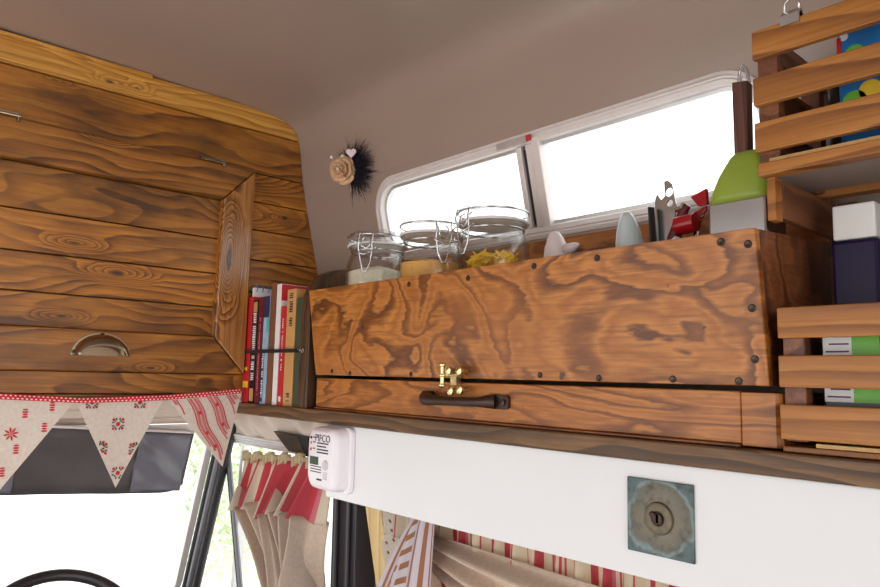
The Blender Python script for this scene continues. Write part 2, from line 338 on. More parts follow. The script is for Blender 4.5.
def text_mesh(name, body, size, loc, right, up, mat, parent, depth=.0004):
    cu = bpy.data.curves.new('t', 'FONT'); cu.body = body; cu.size = size; cu.extrude = depth; cu.align_x = 'CENTER'; cu.align_y = 'CENTER'
    to = bpy.data.objects.new('t', cu); C.objects.link(to); dg = bpy.context.evaluated_depsgraph_get(); dg.update()
    me = bpy.data.meshes.new_from_object(to.evaluated_get(dg)); bpy.data.objects.remove(to)
    R_ = Vector(right).normalized(); U_ = Vector(up).normalized(); N_ = R_.cross(U_); m3 = Matrix((R_, U_, N_)).transposed()
    me.transform(Matrix.Translation(Vector(loc) - ORG[parent.name]) @ m3.to_4x4()); me.materials.clear(); me.materials.append(M[mat])
    o = bpy.data.objects.new(name, me); C.objects.link(o); o.parent = parent; ORG[o.name] = ORG[parent.name]; return o
def dup(o, loc, label):
    r = o.copy(); C.objects.link(r); r.location = loc; r['label'] = label; ORG[r.name] = Vector(loc)
    for ch in [c for c in bpy.data.objects if c.parent == o]:
        c = ch.copy(); C.objects.link(c); c.parent = r
        for g in [g for g in bpy.data.objects if g.parent == ch]:
            d = g.copy(); C.objects.link(d); d.parent = c
    return r
def struct(name, mb, mats, **k): return setp(build(name, mb, mats, **k), kind='structure')
# ------------------------------------------------------------------ shell
def wx(z):          # inner face of the side wall at height z
    pts = [(0, .88), (1.25, .905), (1.50, .9135), (1.81, .836)]
    for (a, xa), (b, xb) in zip(pts, pts[1:]):
        if z <= b: return xa + (xb - xa) * (z - a) / (b - a)
    for (xa, za), (xb, zb) in zip(ROOF, ROOF[1:]):
        if z <= zb: return xa + (xb - xa) * (z - za) / (zb - za)
    return .836
ROOF = [(.836, 1.81), (.8285, 1.84), (.8235, 1.87), (.820, 1.90), (.8140, 1.93), (.800, 1.957), (.775, 1.973), (.725, 1.982), (.64, 1.987), (.45, 1.990), (.2, 1.994), (0, 1.996)]
ROOF = ROOF + [(-x, z) for x, z in ROOF[-2::-1]]
YF, YB = 1.425, -1.15
mb = MB(); ys = [YB + (YF - YB) * i / 12 for i in range(13)]
mb.grid(lambda u, v: (ROOF[round(u * (len(ROOF) - 1))][0], YB + (1.862 - YB) * v, ROOF[round(u * (len(ROOF) - 1))][1]), len(ROOF) - 1, 12)
struct('ceiling', mb, 'roof', origin=(0, 0, 1.99), smooth=True)
def bead(xc):
    prof = [(xc - .016, .004), (xc - .008, -.0015), (xc, -.003), (xc + .008, -.0015), (xc + .016, .004)]
    return MB().prism([(x, YB, 1.988 + z - .001 * 0) for x, z in prof], (0, YF - YB - .01, 0))
# right wall with its openings
mb = MB()
WY0, WY1, WZ0, WZ1 = .350, 1.160, 1.628, 1.797       # upper window outer edge
HY0, HY1, HZ0, HZ1 = .26, 1.26, 1.56, 1.81
YC = 1.95
def wp(y, z, d=0): return Vector((wx(z) - d * .97, y, z - d * .25))
yl = [YB, .20, HY0, 1.02, 1.24, HY1, YF, 1.80, YC]; zl = [.05, .78, 1.18, 1.235, 1.50, HZ0, HZ1]
for i in range(len(yl) - 1):
    for j in range(len(zl) - 1):
        y0, y1, z0, z1 = yl[i], yl[i + 1], zl[j], zl[j + 1]; ym, zm = (y0 + y1) / 2, (z0 + z1) / 2
        if HY0 < ym < HY1 and HZ0 < zm < HZ1: continue
        if .20 < ym < 1.02 and .78 < zm < 1.18: continue
        if 1.24 < ym < 1.80 + .15 and .78 < zm < 1.235: continue
        mb.add([wp(y0, z0), wp(y1, z0), wp(y1, z1), wp(y0, z1)], [(0, 1, 2, 3)])
def rrect(y0, y1, z0, z1, r, n=8):
    out = []
    for (cy, cz, a0) in ((y1 - r, z1 - r, 0), (y0 + r, z1 - r, 90), (y0 + r, z0 + r, 180), (y1 - r, z0 + r, 270)):
        for k in range(n + 1):
            a = math.radians(a0 + 90 * k / n); out.append((cy + r * math.cos(a), cz + r * math.sin(a)))
    return out
inner = rrect(WY0 + .012, WY1 - .012, WZ0 + .012, WZ1 - .012, .06)
outer = []
for k, (y, z) in enumerate(inner):
    q = k // 9; t = (k % 9) / 8
    a = [(HY1, HZ0 + .15), (HY1, HZ1), (HY0, HZ1), (HY0, HZ0)][q]
    outer.append(((HY1 if y > .766 else HY0) if (t < .5) == (q in (0, 2)) or t == .5 else y, z) if 0 else a)
# corner fans plus side strips
b0 = len(mb.v)
nI = len(inner)
corners = [(HY1, HZ1), (HY0, HZ1), (HY0, HZ0), (HY1, HZ0)]
mb.add([wp(*p) for p in inner] + [wp(*p) for p in corners],
       [tuple([nI + q] + [q * 9 + k for k in range(9)][::-1]) for q in range(4)] +
       [(nI + q, q * 9 + 8, ((q + 1) * 9) % nI, nI + (q + 1) % 4) for q in range(4)])
struct('wall_right', mb, 'roof', origin=(.88, 0, 0), solid=.004)
mb = MB(); mb.grid(lambda u, v: (-wx(.05 + 1.76 * v), YB + 1.15 * u, .05 + 1.76 * v), 2, 12)
struct('wall_left', mb, 'wallp', origin=(-.88, YB, 0), solid=.004)
struct('floor', MB().box(-.9, .9, YB, 2.05, .03, .05), 'vinyl_floor', origin=(0, 0, .03))
# upper side window: frame, divider, catch, panes
def ring(path, prof, fn):
    mb = MB(); n, m = len(path), len(prof); P = []
    cen = Vector((sum(p[0] for p in path) / n, sum(p[1] for p in path) / n))
    for i in range(n):
        a, b = Vector(path[i - 1]), Vector(path[(i + 1) % n]); d = (b - a).normalized(); nrm = Vector((-d.y, d.x))
        if nrm.dot(cen - Vector(path[i])) < 0: nrm = -nrm
        for (off, dep) in prof: q = Vector(path[i]) + nrm * off; P.append(fn(q.x, q.y, dep))
    return mb.add(P, [(i * m + k, i * m + (k + 1) % m, ((i + 1) % n) * m + (k + 1) % m, ((i + 1) % n) * m + k) for i in range(n) for k in range(m)])
w1 = setp(bpy.data.objects.new('window_1', None), kind='structure'); C.objects.link(w1); w1.location = wp(.766, WZ0); ORG['window_1'] = w1.location.copy()
path = rrect(WY0, WY1, WZ0, WZ1, .068, 10)
build('window_frame', ring(path, [(0, .0), (.001, .006), (.005, .007), (.007, .003), (.009, .003), (.011, .007), (.018, .007), (.020, .001), (.020, -.02), (0, -.02)], wp), 'alu_white', w1, smooth='auto')
build('window_seal', ring(rrect(WY0 + .020, WY1 - .020, WZ0 + .020, WZ1 - .020, .048, 10), [(0, -.004), (.005, -.004), (.005, -.016), (0, -.016)], wp), 'alu', w1)
mb = MB()
def wbar(y0, y1, z0, z1, d0, d1): mb.hexa([wp(y0, z0, d0), wp(y0, z0, d1), wp(y1, z0, d1), wp(y1, z0, d0), wp(y0, z1, d0), wp(y0, z1, d1), wp(y1, z1, d1), wp(y1, z1, d0)])
wbar(.716, .732, WZ0 + .018, WZ1 - .018, -.02, .006); wbar(.732, .748, WZ0 + .018, WZ1 - .018, -.02, .001); wbar(.757, .768, WZ0 + .02, WZ1 - .02, -.02, .002)
build('window_divider', mb, 'alu_white', w1, bevel=.001)
mb = MB(); wbar(.748, .757, WZ0 + .02, WZ1 - .02, -.02, -.004); build('divider_seal', mb, 'rubber', w1)
mb = MB(); wbar(.735, .80, WZ1 - .016, WZ1 - .006, .008, .012); mb.cur = 1; wbar(.727, .734, WZ1 - .015, WZ1 - .006, .008, .0125); build('maker_label', mb, ['alu', 'red'], w1, label='small maker label with a red end')
for (a, b, d) in ((WY0 + .02, .71, -.012), (.76, WY1 - .02, -.008)):
    mb = MB(); mb.prism([wp(y, z, d) for y, z in rrect(a, b, WZ0 + .02, WZ1 - .02, .04)], (.003, 0, 0)); build('window_pane', mb, 'pane', w1)
# lower windows: simple framed openings
def low_window(name, y0, y1, z0, z1):
    w = setp(bpy.data.objects.new(name, None), kind='structure'); C.objects.link(w); w.location = (wx(z0), (y0 + y1) / 2, z0); ORG[name] = w.location.copy()
    build('window_frame', ring(rrect(y0 - .006, y1 + .006, z0 - .006, z1 + .006, .03, 5), [(0, .004), (.016, .004), (.016, -.02), (0, -.02)], wp), 'alu', w)
    mb = MB(); mb.prism([wp(y, z, -.01) for y, z in rrect(y0, y1, z0, z1, .025, 5)], (.003, 0, 0)); build('window_pane', mb, 'pane', w)
low_window('window_2', .20, 1.02, .78, 1.18)
low_window('window_3', 1.245, 1.80, .78, 1.225)
# windscreen (raked): from (y 1.84, z 1.25) down to (y 2.02, z .78)
def scr(x, z, d=0): return Vector((x, 1.84 + (1.25 - z) * .38 - d, z))
w = setp(bpy.data.objects.new('window_4', None), kind='structure'); C.objects.link(w); w.location = scr(0, .76); ORG['window_4'] = w.location.copy()
build('window_frame', ring(rrect(-.84, .84, .76, 1.262, .06, 6), [(0, .012), (.018, .012), (.018, -.01), (0, -.01)], scr), 'alu_white', w, smooth='auto')
mb = MB(); mb.prism([scr(x, z) for x, z in rrect(-.83, .83, .77, 1.252, .05, 6)], (0, .004, 0)); build('window_pane', mb, 'pane', w)
# cab header lining above the windscreen and above the cab door
mb = MB(); hp = [(1.85, 1.262), (1.835, 1.268), (1.832, 1.280), (1.815, 1.284), (1.812, 1.300), (1.79, 1.306), (1.785, 1.325), (1.75, 1.334), (1.44, 1.338), (1.44, 1.344), (1.86, 1.344)]
mb.prism([(-.88, y, z) for y, z in hp], (1.76, 0, 0)); struct('trim_1', mb, 'cream_lining', origin=(0, 1.8, 1.3), bevel=.002)
mb = MB()
def lining(u, v):
    y = 1.10 + .72 * u; z = 1.232 + .085 * v
    return (wx(z) - .035 - .02 * math.sin(v * 2.6) - .006 * math.sin(u * 17 + v * 4) * v - .005 * math.sin(u * 41 - v * 7), y, z)
mb.grid(lining, 40, 12); struct('trim_2', mb, 'cream_lining', origin=(.85, 1.45, 1.23), smooth=True, solid=.003)
mb = MB()
for k in range(4): mb.tube([(wx(1.2) - .03 - .004 * k, 1.22, 1.216 + k * .0065), (wx(1.2) - .03 - .004 * k, 1.82, 1.216 + k * .0065)], .0035, 6)
struct('trim_3', mb, 'white_paint', origin=(.86, 1.5, 1.21), smooth='auto')
# windscreen pillar and quarter-light bar
def pil(yo, xo, za=1.27, zb=.76): return [Vector((.865 + xo, 1.84 + (1.25 - z) * .38 + yo, z)) for z in (za, zb)]
mb = MB()
mb.tube(pil(-.030, -.022), .009, 10); mb.cur = 1; mb.tube(pil(-.046, -.016), .011, 10); mb.cur = 0; mb.tube(pil(-.066, -.008), .012, 10); mb.tube(pil(-.035, -.0), .014, 8)
struct('trim_4', mb, ['rubber', 'grey_metal'], origin=(.86, 1.9, .76), smooth='auto')
mb = MB(); a, b = at(228, 455, x=.872), at(241, 600, x=.872); mb.tube([a, b], .008, 8); mb.cur = 1; mb.tube([a + Vector((-.004, -.012, 0)), b + Vector((-.004, -.012, 0))], .006, 8)
struct('trim_5', mb, ['rubber', 'grey_metal'], origin=(.872, 1.72, .84), smooth='auto')
# ground outside
struct('ground', MB().box(-14, 14, -6, 22, -.36, -.3), 'ground', origin=(0, 5, -.3))
mb = MB(); rnd = random.Random(3)
for i in range(2600):
    c = Vector((2.42 + rnd.random() * .55, 5.6 + rnd.gauss(0, .2), -.3 + 1.65 * rnd.random() ** .7))
    a = Vector((rnd.uniform(-1, 1), rnd.uniform(-1, 1), rnd.uniform(-1, 1))).normalized(); b = a.orthogonal().normalized(); s_ = .02 + .03 * rnd.random()
    mb.add([c - a * s_, c + b * s_ * .5, c + a * s_, c - b * s_ * .5], [(0, 1, 2, 3)])
setp(build('hedge_leaves', mb, 'leaf', origin=(4, 5.8, -.3)), 'pale green sunlit shrub outside beyond the windscreen pillar', 'hedge', kind='stuff')
# ------------------------------------------------------------------ cupboard over the cab
YD = 1.42
def zD(px, py): return at(px, py, y=YD).z
cup = thing('overcab_cupboard', 'stained pine planked cupboard above the windscreen with a hinged door', 'cupboard', (0, YD, 1.352))
def plank(mb, x0, x1, z0, z1, y0, th=.016, g=.0012, wob=.0):
    mb.hexa([(x0, y0, z0 + g), (x1, y0, z0 + g), (x1, y0 + th, z0 + g), (x0, y0 + th, z0 + g), (x0, y0, z1 - g), (x1, y0, z1 - g), (x1, y0 + th, z1 - g), (x0, y0 + th, z1 - g)])
def edge_x(z):      # right edge of the facing follows the body side and the roof cove
    if z < 1.81: return wx(z) - .0005
    best = .82
    for (xa, za), (xb, zb) in zip(ROOF, ROOF[1:]):
        if za <= z <= zb and xa > 0: return xa + (xb - xa) * (z - za) / max(1e-6, zb - za) - .0005
    return best
def plank_r(mb, x0, z0, z1, y0=YD, th=.016, g=.0012, n=6):
    zs = [z0 + g + (z1 - z0 - 2 * g) * i / n for i in range(n + 1)]
    poly = [(x0, y0, zs[0])] + [(edge_x(z), y0, z) for z in zs] + [(x0, y0, zs[-1])]
    mb.prism(poly, (0, th, 0))
X0 = -.82; DX = .7005
zr = [zD(308, 141), zD(300, 177), zD(312, 204), zD(314, 240), 1.64, 1.57, 1.49, 1.42, 1.353]
mb = MB()
z_top2 = 1.8395
plank_r(mb, X0, z_top2, zD(0, 62))                                   # long plank above the door
plank_r(mb, DX + .001, 1.775, z_top2)
zz = [1.775, 1.712, 1.645, 1.575, 1.50, 1.43, 1.395]
for a, b in zip(zz, zz[1:]): plank_r(mb, DX + .001, b, a)
plank_r(mb, DX - .10, 1.353, 1.395, n=2)
plank(mb, X0, DX - .10, 1.353, 1.395, YD - .002)
build('plank_facing', mb, 'plank', cup, bevel=.0012)
mb = MB(); zt = zD(0, 62); zs = [zt + .001 + (1.986 - zt) * t for t in (0, .25, .45, .6, .75, .88, .95, 1)]
poly = [(X0, YD - .004, zs[0])] + [(edge_x(z) if z < 1.9865 else .60, YD - .004, z) for z in zs] + [(X0, YD - .004, 1.988)]
mb.prism(poly, (0, .018, 0))
build('top_board', mb, 'plank_light', cup, bevel=.001)
build('base_board', MB().box(-.82, .688, YD - .004, 1.86, 1.3445, 1.3525), 'rail', cup, bevel=.001)
mb = MB(); a = at(152, 79, y=YD - .006); mb.box(-.6, a.x, YD - .012, YD - .004, 1.9815, 1.9895); build('roof_batten', mb, 'plank_light', cup, bevel=.001)
door = None
mb = MB(); yP = YD + .004
xi, zi0, zi1, zo = .628, 1.471, 1.765, 1.838
cuts = [zi1, zD(0, 205), zD(0, 247.7), zD(0, 288.6), zi0]
XL = -.62
for a, b in zip(cuts, cuts[1:]): plank(mb, XL, xi + .01, b, a, yP, th=.012)
door = build('door', mb, 'plank', cup, bevel=.0015)
yo = YD - .016
def bar(mb, p):     # frame member: outline in x,z with a chamfered inner edge
    mb.prism([(x, yo, z) for x, z in p], (0, .024, 0))
mb = MB(); bar(mb, [(DX, zo), (DX - .002, 1.395), (xi, zi0), (xi + .004, zi1)][::1]); build('stile', mb, 'stile', door, bevel=.003, label='glossy upright with oval knot figure')
mb = MB(); bar(mb, [(XL - .07, zo), (DX - .0015, zo + .0), (xi + .0025, zi1), (XL, zi1)]); build('rail', mb, 'rail', door, bevel=.003)
mb = MB(); bar(mb, [(XL - .07, 1.395), (XL, zi0), (xi - .0015, zi0), (DX - .0035, 1.395)]); build('rail', mb, 'rail', door, bevel=.003)
mb = MB(); bar(mb, [(XL - .07, 1.395), (XL - .07, zo), (XL - .001, zi1), (XL - .001, zi0)]); build('stile', mb, 'stile', door, bevel=.003)
# hinges (thin brass leaves along the top) and cup handle
for (pa, pb) in (((-6, 111), (20, 118)), ((200, 157), (225, 163))):
    a = at(*pa, y=yo); b = at(*pb, y=yo); mb = MB(); mb.box(a.x, b.x, yo - .002, yo + .002, zo + .002, zo + .008)
    mb.tube([(a.x, yo - .003, zo + .002), (b.x, yo - .003, zo + .002)], .0028, 8); mb.tube([(b.x - .003, yo - .003, zo + .002), (b.x - .003, yo - .003, zo - .008)], .0025, 6)
    build('hinge', mb, 'nickel', door, smooth='auto')
hx, hz = .409, 1.424
mb = MB()
def cupf(u, v):     # half-dome: u round the arc, v from rim to front lip
    a = PI * u; r = .0475; b = v * PI / 2
    return (hx + math.cos(a) * r * (1 - .18 * v * v), yo - .002 - .024 * math.sin(b), hz + math.sin(a) * .039 * (1 - .55 * (1 - math.cos(b))) - .0)
mb.grid(cupf, 28, 10)
poly = [(hx + math.cos(PI * k / 24) * .0515, yo - .0025, hz + math.sin(PI * k / 24) * .0425) for k in range(25)]
mb.prism(poly, (0, .0025, 0))
hd = build('cup_handle', mb, 'nickel', door, smooth='auto', solid=.0012)
for dx, dz in ((-.0465, .006), (.0465, .006), (0, .0385)):
    mb = MB(); mb.lathe([(.0005, 0), (.004, 0), (.004, .0015), (.0005, .0025)], (hx + dx, yo - .0025, hz + dz), 10, (0, -1, 0)); build('handle_screw', mb, 'screw', door)
# filler between facing top and the roof is open to the cab: plain back so light cannot leak
struct('wall_front', MB().prism([(-.88, 1.445, 1.353)] + [(-edge_x(z), 1.445, z) for z in (1.353, 1.5, 1.7, 1.86, 1.93, 1.96, 1.98)] + [(edge_x(z), 1.445, z) for z in (1.98, 1.96, 1.93, 1.86, 1.7, 1.5, 1.353)], (0, .01, 0)), 'wallp', origin=(0, 1.445, 1.353))
struct('wall_cab', MB().box(-.88, .88, 1.86, 1.87, 1.345, 1.99).box(-.88, .88, 1.445, 1.87, 1.985, 1.995), 'wallp', origin=(0, 1.86, 1.345))
# ------------------------------------------------------------------ shelf and fascia
ZS = 1.3365
mb = MB(); mb.box(.690, .906, YB + .05, YD - .002, 1.3135, ZS)
setp(build('shelf_plank', mb, 'shelf', origin=(.7, 0, 1.3135), bevel=.002), 'long dark-stained plank shelf along the side wall above the white fascia', 'shelf')
mb = MB(); mb.box(.700, .712, YB + .05, 1.075, 1.188, 1.313)
setp(build('fascia_board', mb, 'white_paint', origin=(.7, 0, 1.188), bevel=.0015), 'white painted fascia board under the shelf holding the square metal plate', 'board')
# ------------------------------------------------------------------ plywood storage box with drawer
def bx_(z): return .680 + (1.553 - z) / .155 * .022      # front face leans: top nearer the room
ZB0, ZB1 = 1.398, 1.552
BY0, BY1 = .304, 1.128
sb = thing('storage_box', 'long figured plywood box with a shallow drawer below, holding the glass jars', 'storage box', (.78, .7, ZS))
def lean(mb, d0, d1, y0, y1, z0, z1):   # slab between two depths behind the leaning face
    mb.hexa([(bx_(z0) + d0, y0, z0), (bx_(z0) + d1, y0, z0), (bx_(z0) + d1, y1, z0), (bx_(z0) + d0, y1, z0), (bx_(z1) + d0, y0, z1), (bx_(z1) + d1, y0, z1), (bx_(z1) + d1, y1, z1), (bx_(z1) + d0, y1, z1)])
mb = MB(); lean(mb, 0, .010, BY0, BY1, ZB0, ZB1); front = build('front_panel', mb, 'ply', sb, bevel=.0012)
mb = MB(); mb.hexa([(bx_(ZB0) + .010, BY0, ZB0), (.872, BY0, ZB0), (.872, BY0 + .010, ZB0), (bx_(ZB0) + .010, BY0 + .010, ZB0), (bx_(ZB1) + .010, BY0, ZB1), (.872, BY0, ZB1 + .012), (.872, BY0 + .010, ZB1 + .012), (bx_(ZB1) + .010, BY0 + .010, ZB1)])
build('end_panel', mb, 'ply_end', sb, bevel=.001, label='end panel on the right, with shade put into its red-brown colour')
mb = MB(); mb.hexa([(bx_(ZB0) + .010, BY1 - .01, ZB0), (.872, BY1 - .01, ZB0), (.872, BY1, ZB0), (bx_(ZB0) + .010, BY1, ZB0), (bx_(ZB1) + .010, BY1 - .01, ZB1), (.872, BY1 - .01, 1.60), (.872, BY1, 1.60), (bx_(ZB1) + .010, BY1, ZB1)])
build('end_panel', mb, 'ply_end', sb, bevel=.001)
build('back_panel', MB().box(.872, .880, BY0, BY1, ZB0, 1.622), 'ply', sb)
build('base_panel', MB().box(.7115, .872, BY0 + .01, BY1 - .01, ZB0, ZB0 + .008), 'ply2', sb)
scr_px = [(409, 284), (468, 278), (534, 266), (597, 258), (721, 242), (748, 244), (752, 308), (755, 359), (599, 378), (673, 379), (540, 375), (739, 381), (332, 371), (411, 374), (350, 373)]
for p in scr_px:
    q = at(*p, x=.69); q = at(*p, x=bx_(q.z)); mb = MB(); mb.lathe([(.0008, -.001), (.0042, -.001), (.0042, .0004), (.003, .0013), (.0008, .0008)], q, 10, (-1, 0, .0))
    build('screw', mb, 'screw', front, smooth='auto')
mb = MB()          # drawer carcass with a rounded lower front corner
drz0, drz1, drx = 1.3405, 1.3925, .704
mb.box(drx, drx + .011, .334, BY1 - .002, drz0, drz1)
dr = build('drawer', mb, 'ply2', sb, bevel=.0015)
mb = MB(); pf = [(drx + .16, .293), (drx + .02, .293), (drx + .006, .295), (drx + .001, .300), (drx, .308), (drx, .3335), (drx + .011, .3335), (drx + .16, .3335)]
mb.prism([(x, y, drz0 - .002) for x, y in pf], (0, 0, drz1 - drz0 + .001)); build('corner_post', mb, 'ply2', dr, bevel=.001, label='rounded corner of the drawer')
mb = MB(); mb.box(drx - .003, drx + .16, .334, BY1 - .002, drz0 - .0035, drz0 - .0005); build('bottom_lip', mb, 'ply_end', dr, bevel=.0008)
# pull handle: iron bar with two pads
a, b = at(429, 397.5, x=drx), at(499, 402.5, x=drx); zc = (a.z + b.z) / 2
mb = MB()
def pad(y, w): mb.lathe([(.001, 0), (w, 0), (w, .003), (w * .8, .005), (.001, .006)], (drx + .0, y, zc), 18, (-1, 0, 0))
P = [(drx - .004, a.y + .004, zc), (drx - .012, a.y - .012, zc - .001), (drx - .018, a.y - .028, zc - .0015), (drx - .019, (a.y + b.y) / 2, zc - .002), (drx - .016, b.y + .026, zc - .001), (drx - .008, b.y + .012, zc), (drx - .003, b.y + .004, zc)]
mb.tube(P, [.010, .0095, .0075, .0062, .0065, .009, .010], 12)
mb.prism([(drx, y, z) for y, z in rrect(b.y - .021, b.y + .012, zc - .0095, zc + .0095, .006, 4)], (-.0045, 0, 0))
mb.tube([(drx - .002, a.y + .012, zc), (drx - .002, a.y - .012, zc)], [.0105, .0105], 14, flat=.35)
build('drawer_pull', mb, 'iron', dr, smooth='auto', label='dark iron bar pull')
mb = MB()
for yy in (b.y - .012, b.y + .003): mb.lathe([(.001, 0), (.0038, 0), (.0038, .001), (.001, .0016)], (drx - .0058, yy, zc), 10, (-1, 0, 0))
build('pull_screws', mb, 'screw', dr)
# brass swing catch across the gap
c = at(459, 378, x=.695); k = Vector((.692, c.y, c.z)); mb = MB()
def cyl(mb, p0, p1, r, n=12): mb.tube([p0, p1], r, n)
cyl(mb, k + Vector((-.012, .019, .018)), k + Vector((-.012, .019, -.012)), .0035)
for h in (.018, .003, -.011): mb.lathe([(.001, -.004), (.0055, -.001), (.0055, .001), (.001, .004)], k + Vector((-.012, .019, h)), 12)
mb.box(k.x - .006, k.x + .003, k.y - .004, k.y + .008, k.z - .010, k.z + .008)
for dy, dz in ((-.014, .010), (-.016, -.016), (.003, -.018), (.008, .010)):
    mb.lathe([(.001, .010), (.006, .008), (.0065, .004), (.004, .002), (.004, -.008)], k + Vector((-.004, dy, dz)), 12, (-1, 0, 0))
mb.tube([k + Vector((-.008, .02, .005)), k + Vector((-.010, .0, .004)), k + Vector((-.010, -.014, .006))], .003, 8)
build('catch', mb, 'brass', sb, smooth='auto', label='brass swing catch')
# ------------------------------------------------------------------ curved dark bookend cheek at the left end
mb = MB(); pr = [(.693, ZS), (.693, 1.52), (.696, 1.548), (.706, 1.572), (.722, 1.588), (.745, 1.599), (.775, 1.605), (.86, 1.606), (.868, ZS)]
mb.prism([(x, 1.142, z) for x, z in pr], (0, .030, 0))
be = setp(build('bookend_board', mb, 'dark_wood', origin=(.78, 1.157, ZS), bevel=.002), 'dark wooden end board with a rounded top corner beside the books', 'bookend')
# ------------------------------------------------------------------ books
def ypx(px): return at(px, 402, x=.702).y
def book(name, p0, p1, ptop, cover, label, depth=.13, xo=0.0, marks=None, pages='page', tilt=0.0, xs=.702, group='books on the shelf', extra=None):
    yL, yR = ypx(p0) - .0006, ypx(p1) + .0006
    h = at((p0 + p1) / 2 + 6, ptop, x=xs).z - ZS
    t = thing(name, label, 'book', ((xs + .04), (yL + yR) / 2, ZS), group)
    w = yL - yR; c = min(.0022, w * .16); x1 = xs + depth
    mb = MB(); mb.box(xs, xs + c, yR, yL, ZS, ZS + h); mb.box(xs + c, x1, yR, yR + c, ZS, ZS + h); mb.box(xs + c, x1, yL - c, yL, ZS, ZS + h)
    cv = build('cover', mb, cover, t, bevel=.0004)
    build('pages', MB().box(xs + c, x1 - .004, yR + c, yL - c, ZS + .003, ZS + h - .003), pages, t)
    if marks:
        for (mname, mat, z0, z1, f0, f1, kind) in marks:     # printed areas on the spine (fractions of height and width)
            mb = MB(); rr = random.Random(hash(mname + label) % 1000 if 0 else len(label) + int(z0 * 100))
            if kind == 'block': mb.box(xs - .0004, xs, yR + w * f0, yR + w * f1, ZS + h * z0, ZS + h * z1)
            else:
                z = ZS + h * z0
                while z < ZS + h * z1:
                    dz = .0018 + rr.random() * .0022
                    mb.box(xs - .0006, xs, yR + w * f0, yR + w * f1 - w * .12 * rr.random(), z, z + dz); z += dz + (.0015 if rr.random() > .15 else .006)
            build(mname, mb, mat, cv)
    return t
book('spiral_notepad', 241, 247.5, 297, 'red', 'red-edged pad at far left with white pages and blue wire spiral on top', depth=.12, marks=[('print', 'yellow', .14, .20, .1, .9, 'block'), ('print', 'yellow', .30, .33, .3, .9, 'block')])
pad_y0, pad_y1 = ypx(247.0), ypx(241)
nb = [o for o in bpy.data.objects if o.name == 'spiral_notepad'][0]
topz = at(262, 288, x=.72).z
mb = MB(); mb.box(.706, .80, pad_y0 + .0015, pad_y0 + .0095, ZS + .004, topz); build('white_sheet', mb, 'white', nb)
mb = MB()
for i in range(7):
    cx_ = .712 + .0135 * i
    mb.tube([(cx_ + .001 * math.cos(a), pad_y0 + .005 + .0075 * math.cos(a), topz - .001 + .008 * math.sin(a)) for a in [2 * PI * j / 12 for j in range(12)]], .0011, 5, closed=True)
build('wire_spiral', mb, 'blue', nb, smooth=True)
book('paperback_book', 248.2, 253, 300, 'black', 'black-spined book with bold pale lettering, right of the red notepad', marks=[('lettering', 'white', .22, .86, .2, .85, 'txt'), ('print', 'tan_cover', .02, .14, .1, .9, 'block'), ('print', 'tan_cover', .88, .98, .1, .9, 'block')])
book('paperback_book', 253.6, 258.6, 297, 'maroon', 'maroon-spined paperback with small pale lettering', marks=[('lettering', 'pen_rose', .08, .80, .35, .65, 'txt')])
book('paperback_book', 259.2, 265, 296, 'paleblue', 'pale blue and navy paperback with photo-printed spine', marks=[('print', 'navy', .80, 1.0, 0, 1, 'block'), ('print', 'teal', .66, .80, 0, .4, 'block'), ('print', 'navy', .02, .5, .55, 1, 'block'), ('lettering', 'white', .06, .46, .62, .9, 'txt')])
book('hardback_book', 265.6, 270.8, 283, 'brown_cover', 'tall plain brown hardback between the blue and white spines', depth=.15)
t = book('large_cookbook', 271.4, 276.2, 284, 'white', 'tallest white-spined book whose red cover shows above its neighbours', depth=.165)
yR = ypx(276.2) + .0006; hb = at(279.8, 284, x=.702).z
mb = MB(); mb.box(.7025, .866, yR - .0006, yR, hb - .034, hb - .001); mb.box(.72, .866, yR - .0006, yR, ZS + .002, hb - .10); build('cover_print', mb, 'red', t)
mb = MB(); mb.box(.805, .84, yR - .0007, yR, hb - .052, hb - .040); build('cover_lettering', mb, 'ink', t)
book('thin_paperback', 276.8, 281.8, 306, 'red', 'short thin bright red paperback with fine white title', depth=.11, marks=[('lettering', 'white', .35, .88, .42, .62, 'txt'), ('print', 'white', .04, .09, .3, .7, 'block')])
book('old_hardback_book', 282.3, 291.6, 289, 'tan_cover', 'thick tan cloth hardback with short black spine title', depth=.125, marks=[('lettering', 'ink', .80, .96, .35, .75, 'txt'), ('lettering', 'ink', .68, .76, .35, .7, 'txt'), ('lettering', 'ink', .04, .11, .3, .7, 'txt')])
book('old_hardback_book', 292.2, 300.6, 297, 'green_cover', 'worn dark green hardback next to the wooden end board', depth=.12)
# elastic strap and hook
zst = at(280, 351, x=.70).z
mb = MB(); mb.box(.6955, .6995, 1.176, YD - .018, zst - .0035, zst + .0035); mb.cur = 1
mb.lathe([(.001, 0), (.005, 0), (.005, .003), (.002, .005), (.002, .009), (.001, .009)], (.6925, 1.158, zst), 12, (-1, 0, 0)); mb.tube([(.688, 1.172, zst + .002), (.686, 1.160, zst + .003), (.688, 1.150, zst - .004)], .0014, 6)
mb.cur = 0; mb.box(.689, .6915, 1.160, 1.18, zst - .003, zst + .003); mb.box(.689, .6995, 1.176, 1.18, zst - .0035, zst + .0035)
setp(build('elastic_strap', mb, ['rubber', 'steel'], origin=(.697, 1.29, zst), bevel=.0004), 'black elastic strap stretched across the book spines to a metal hook', 'strap')
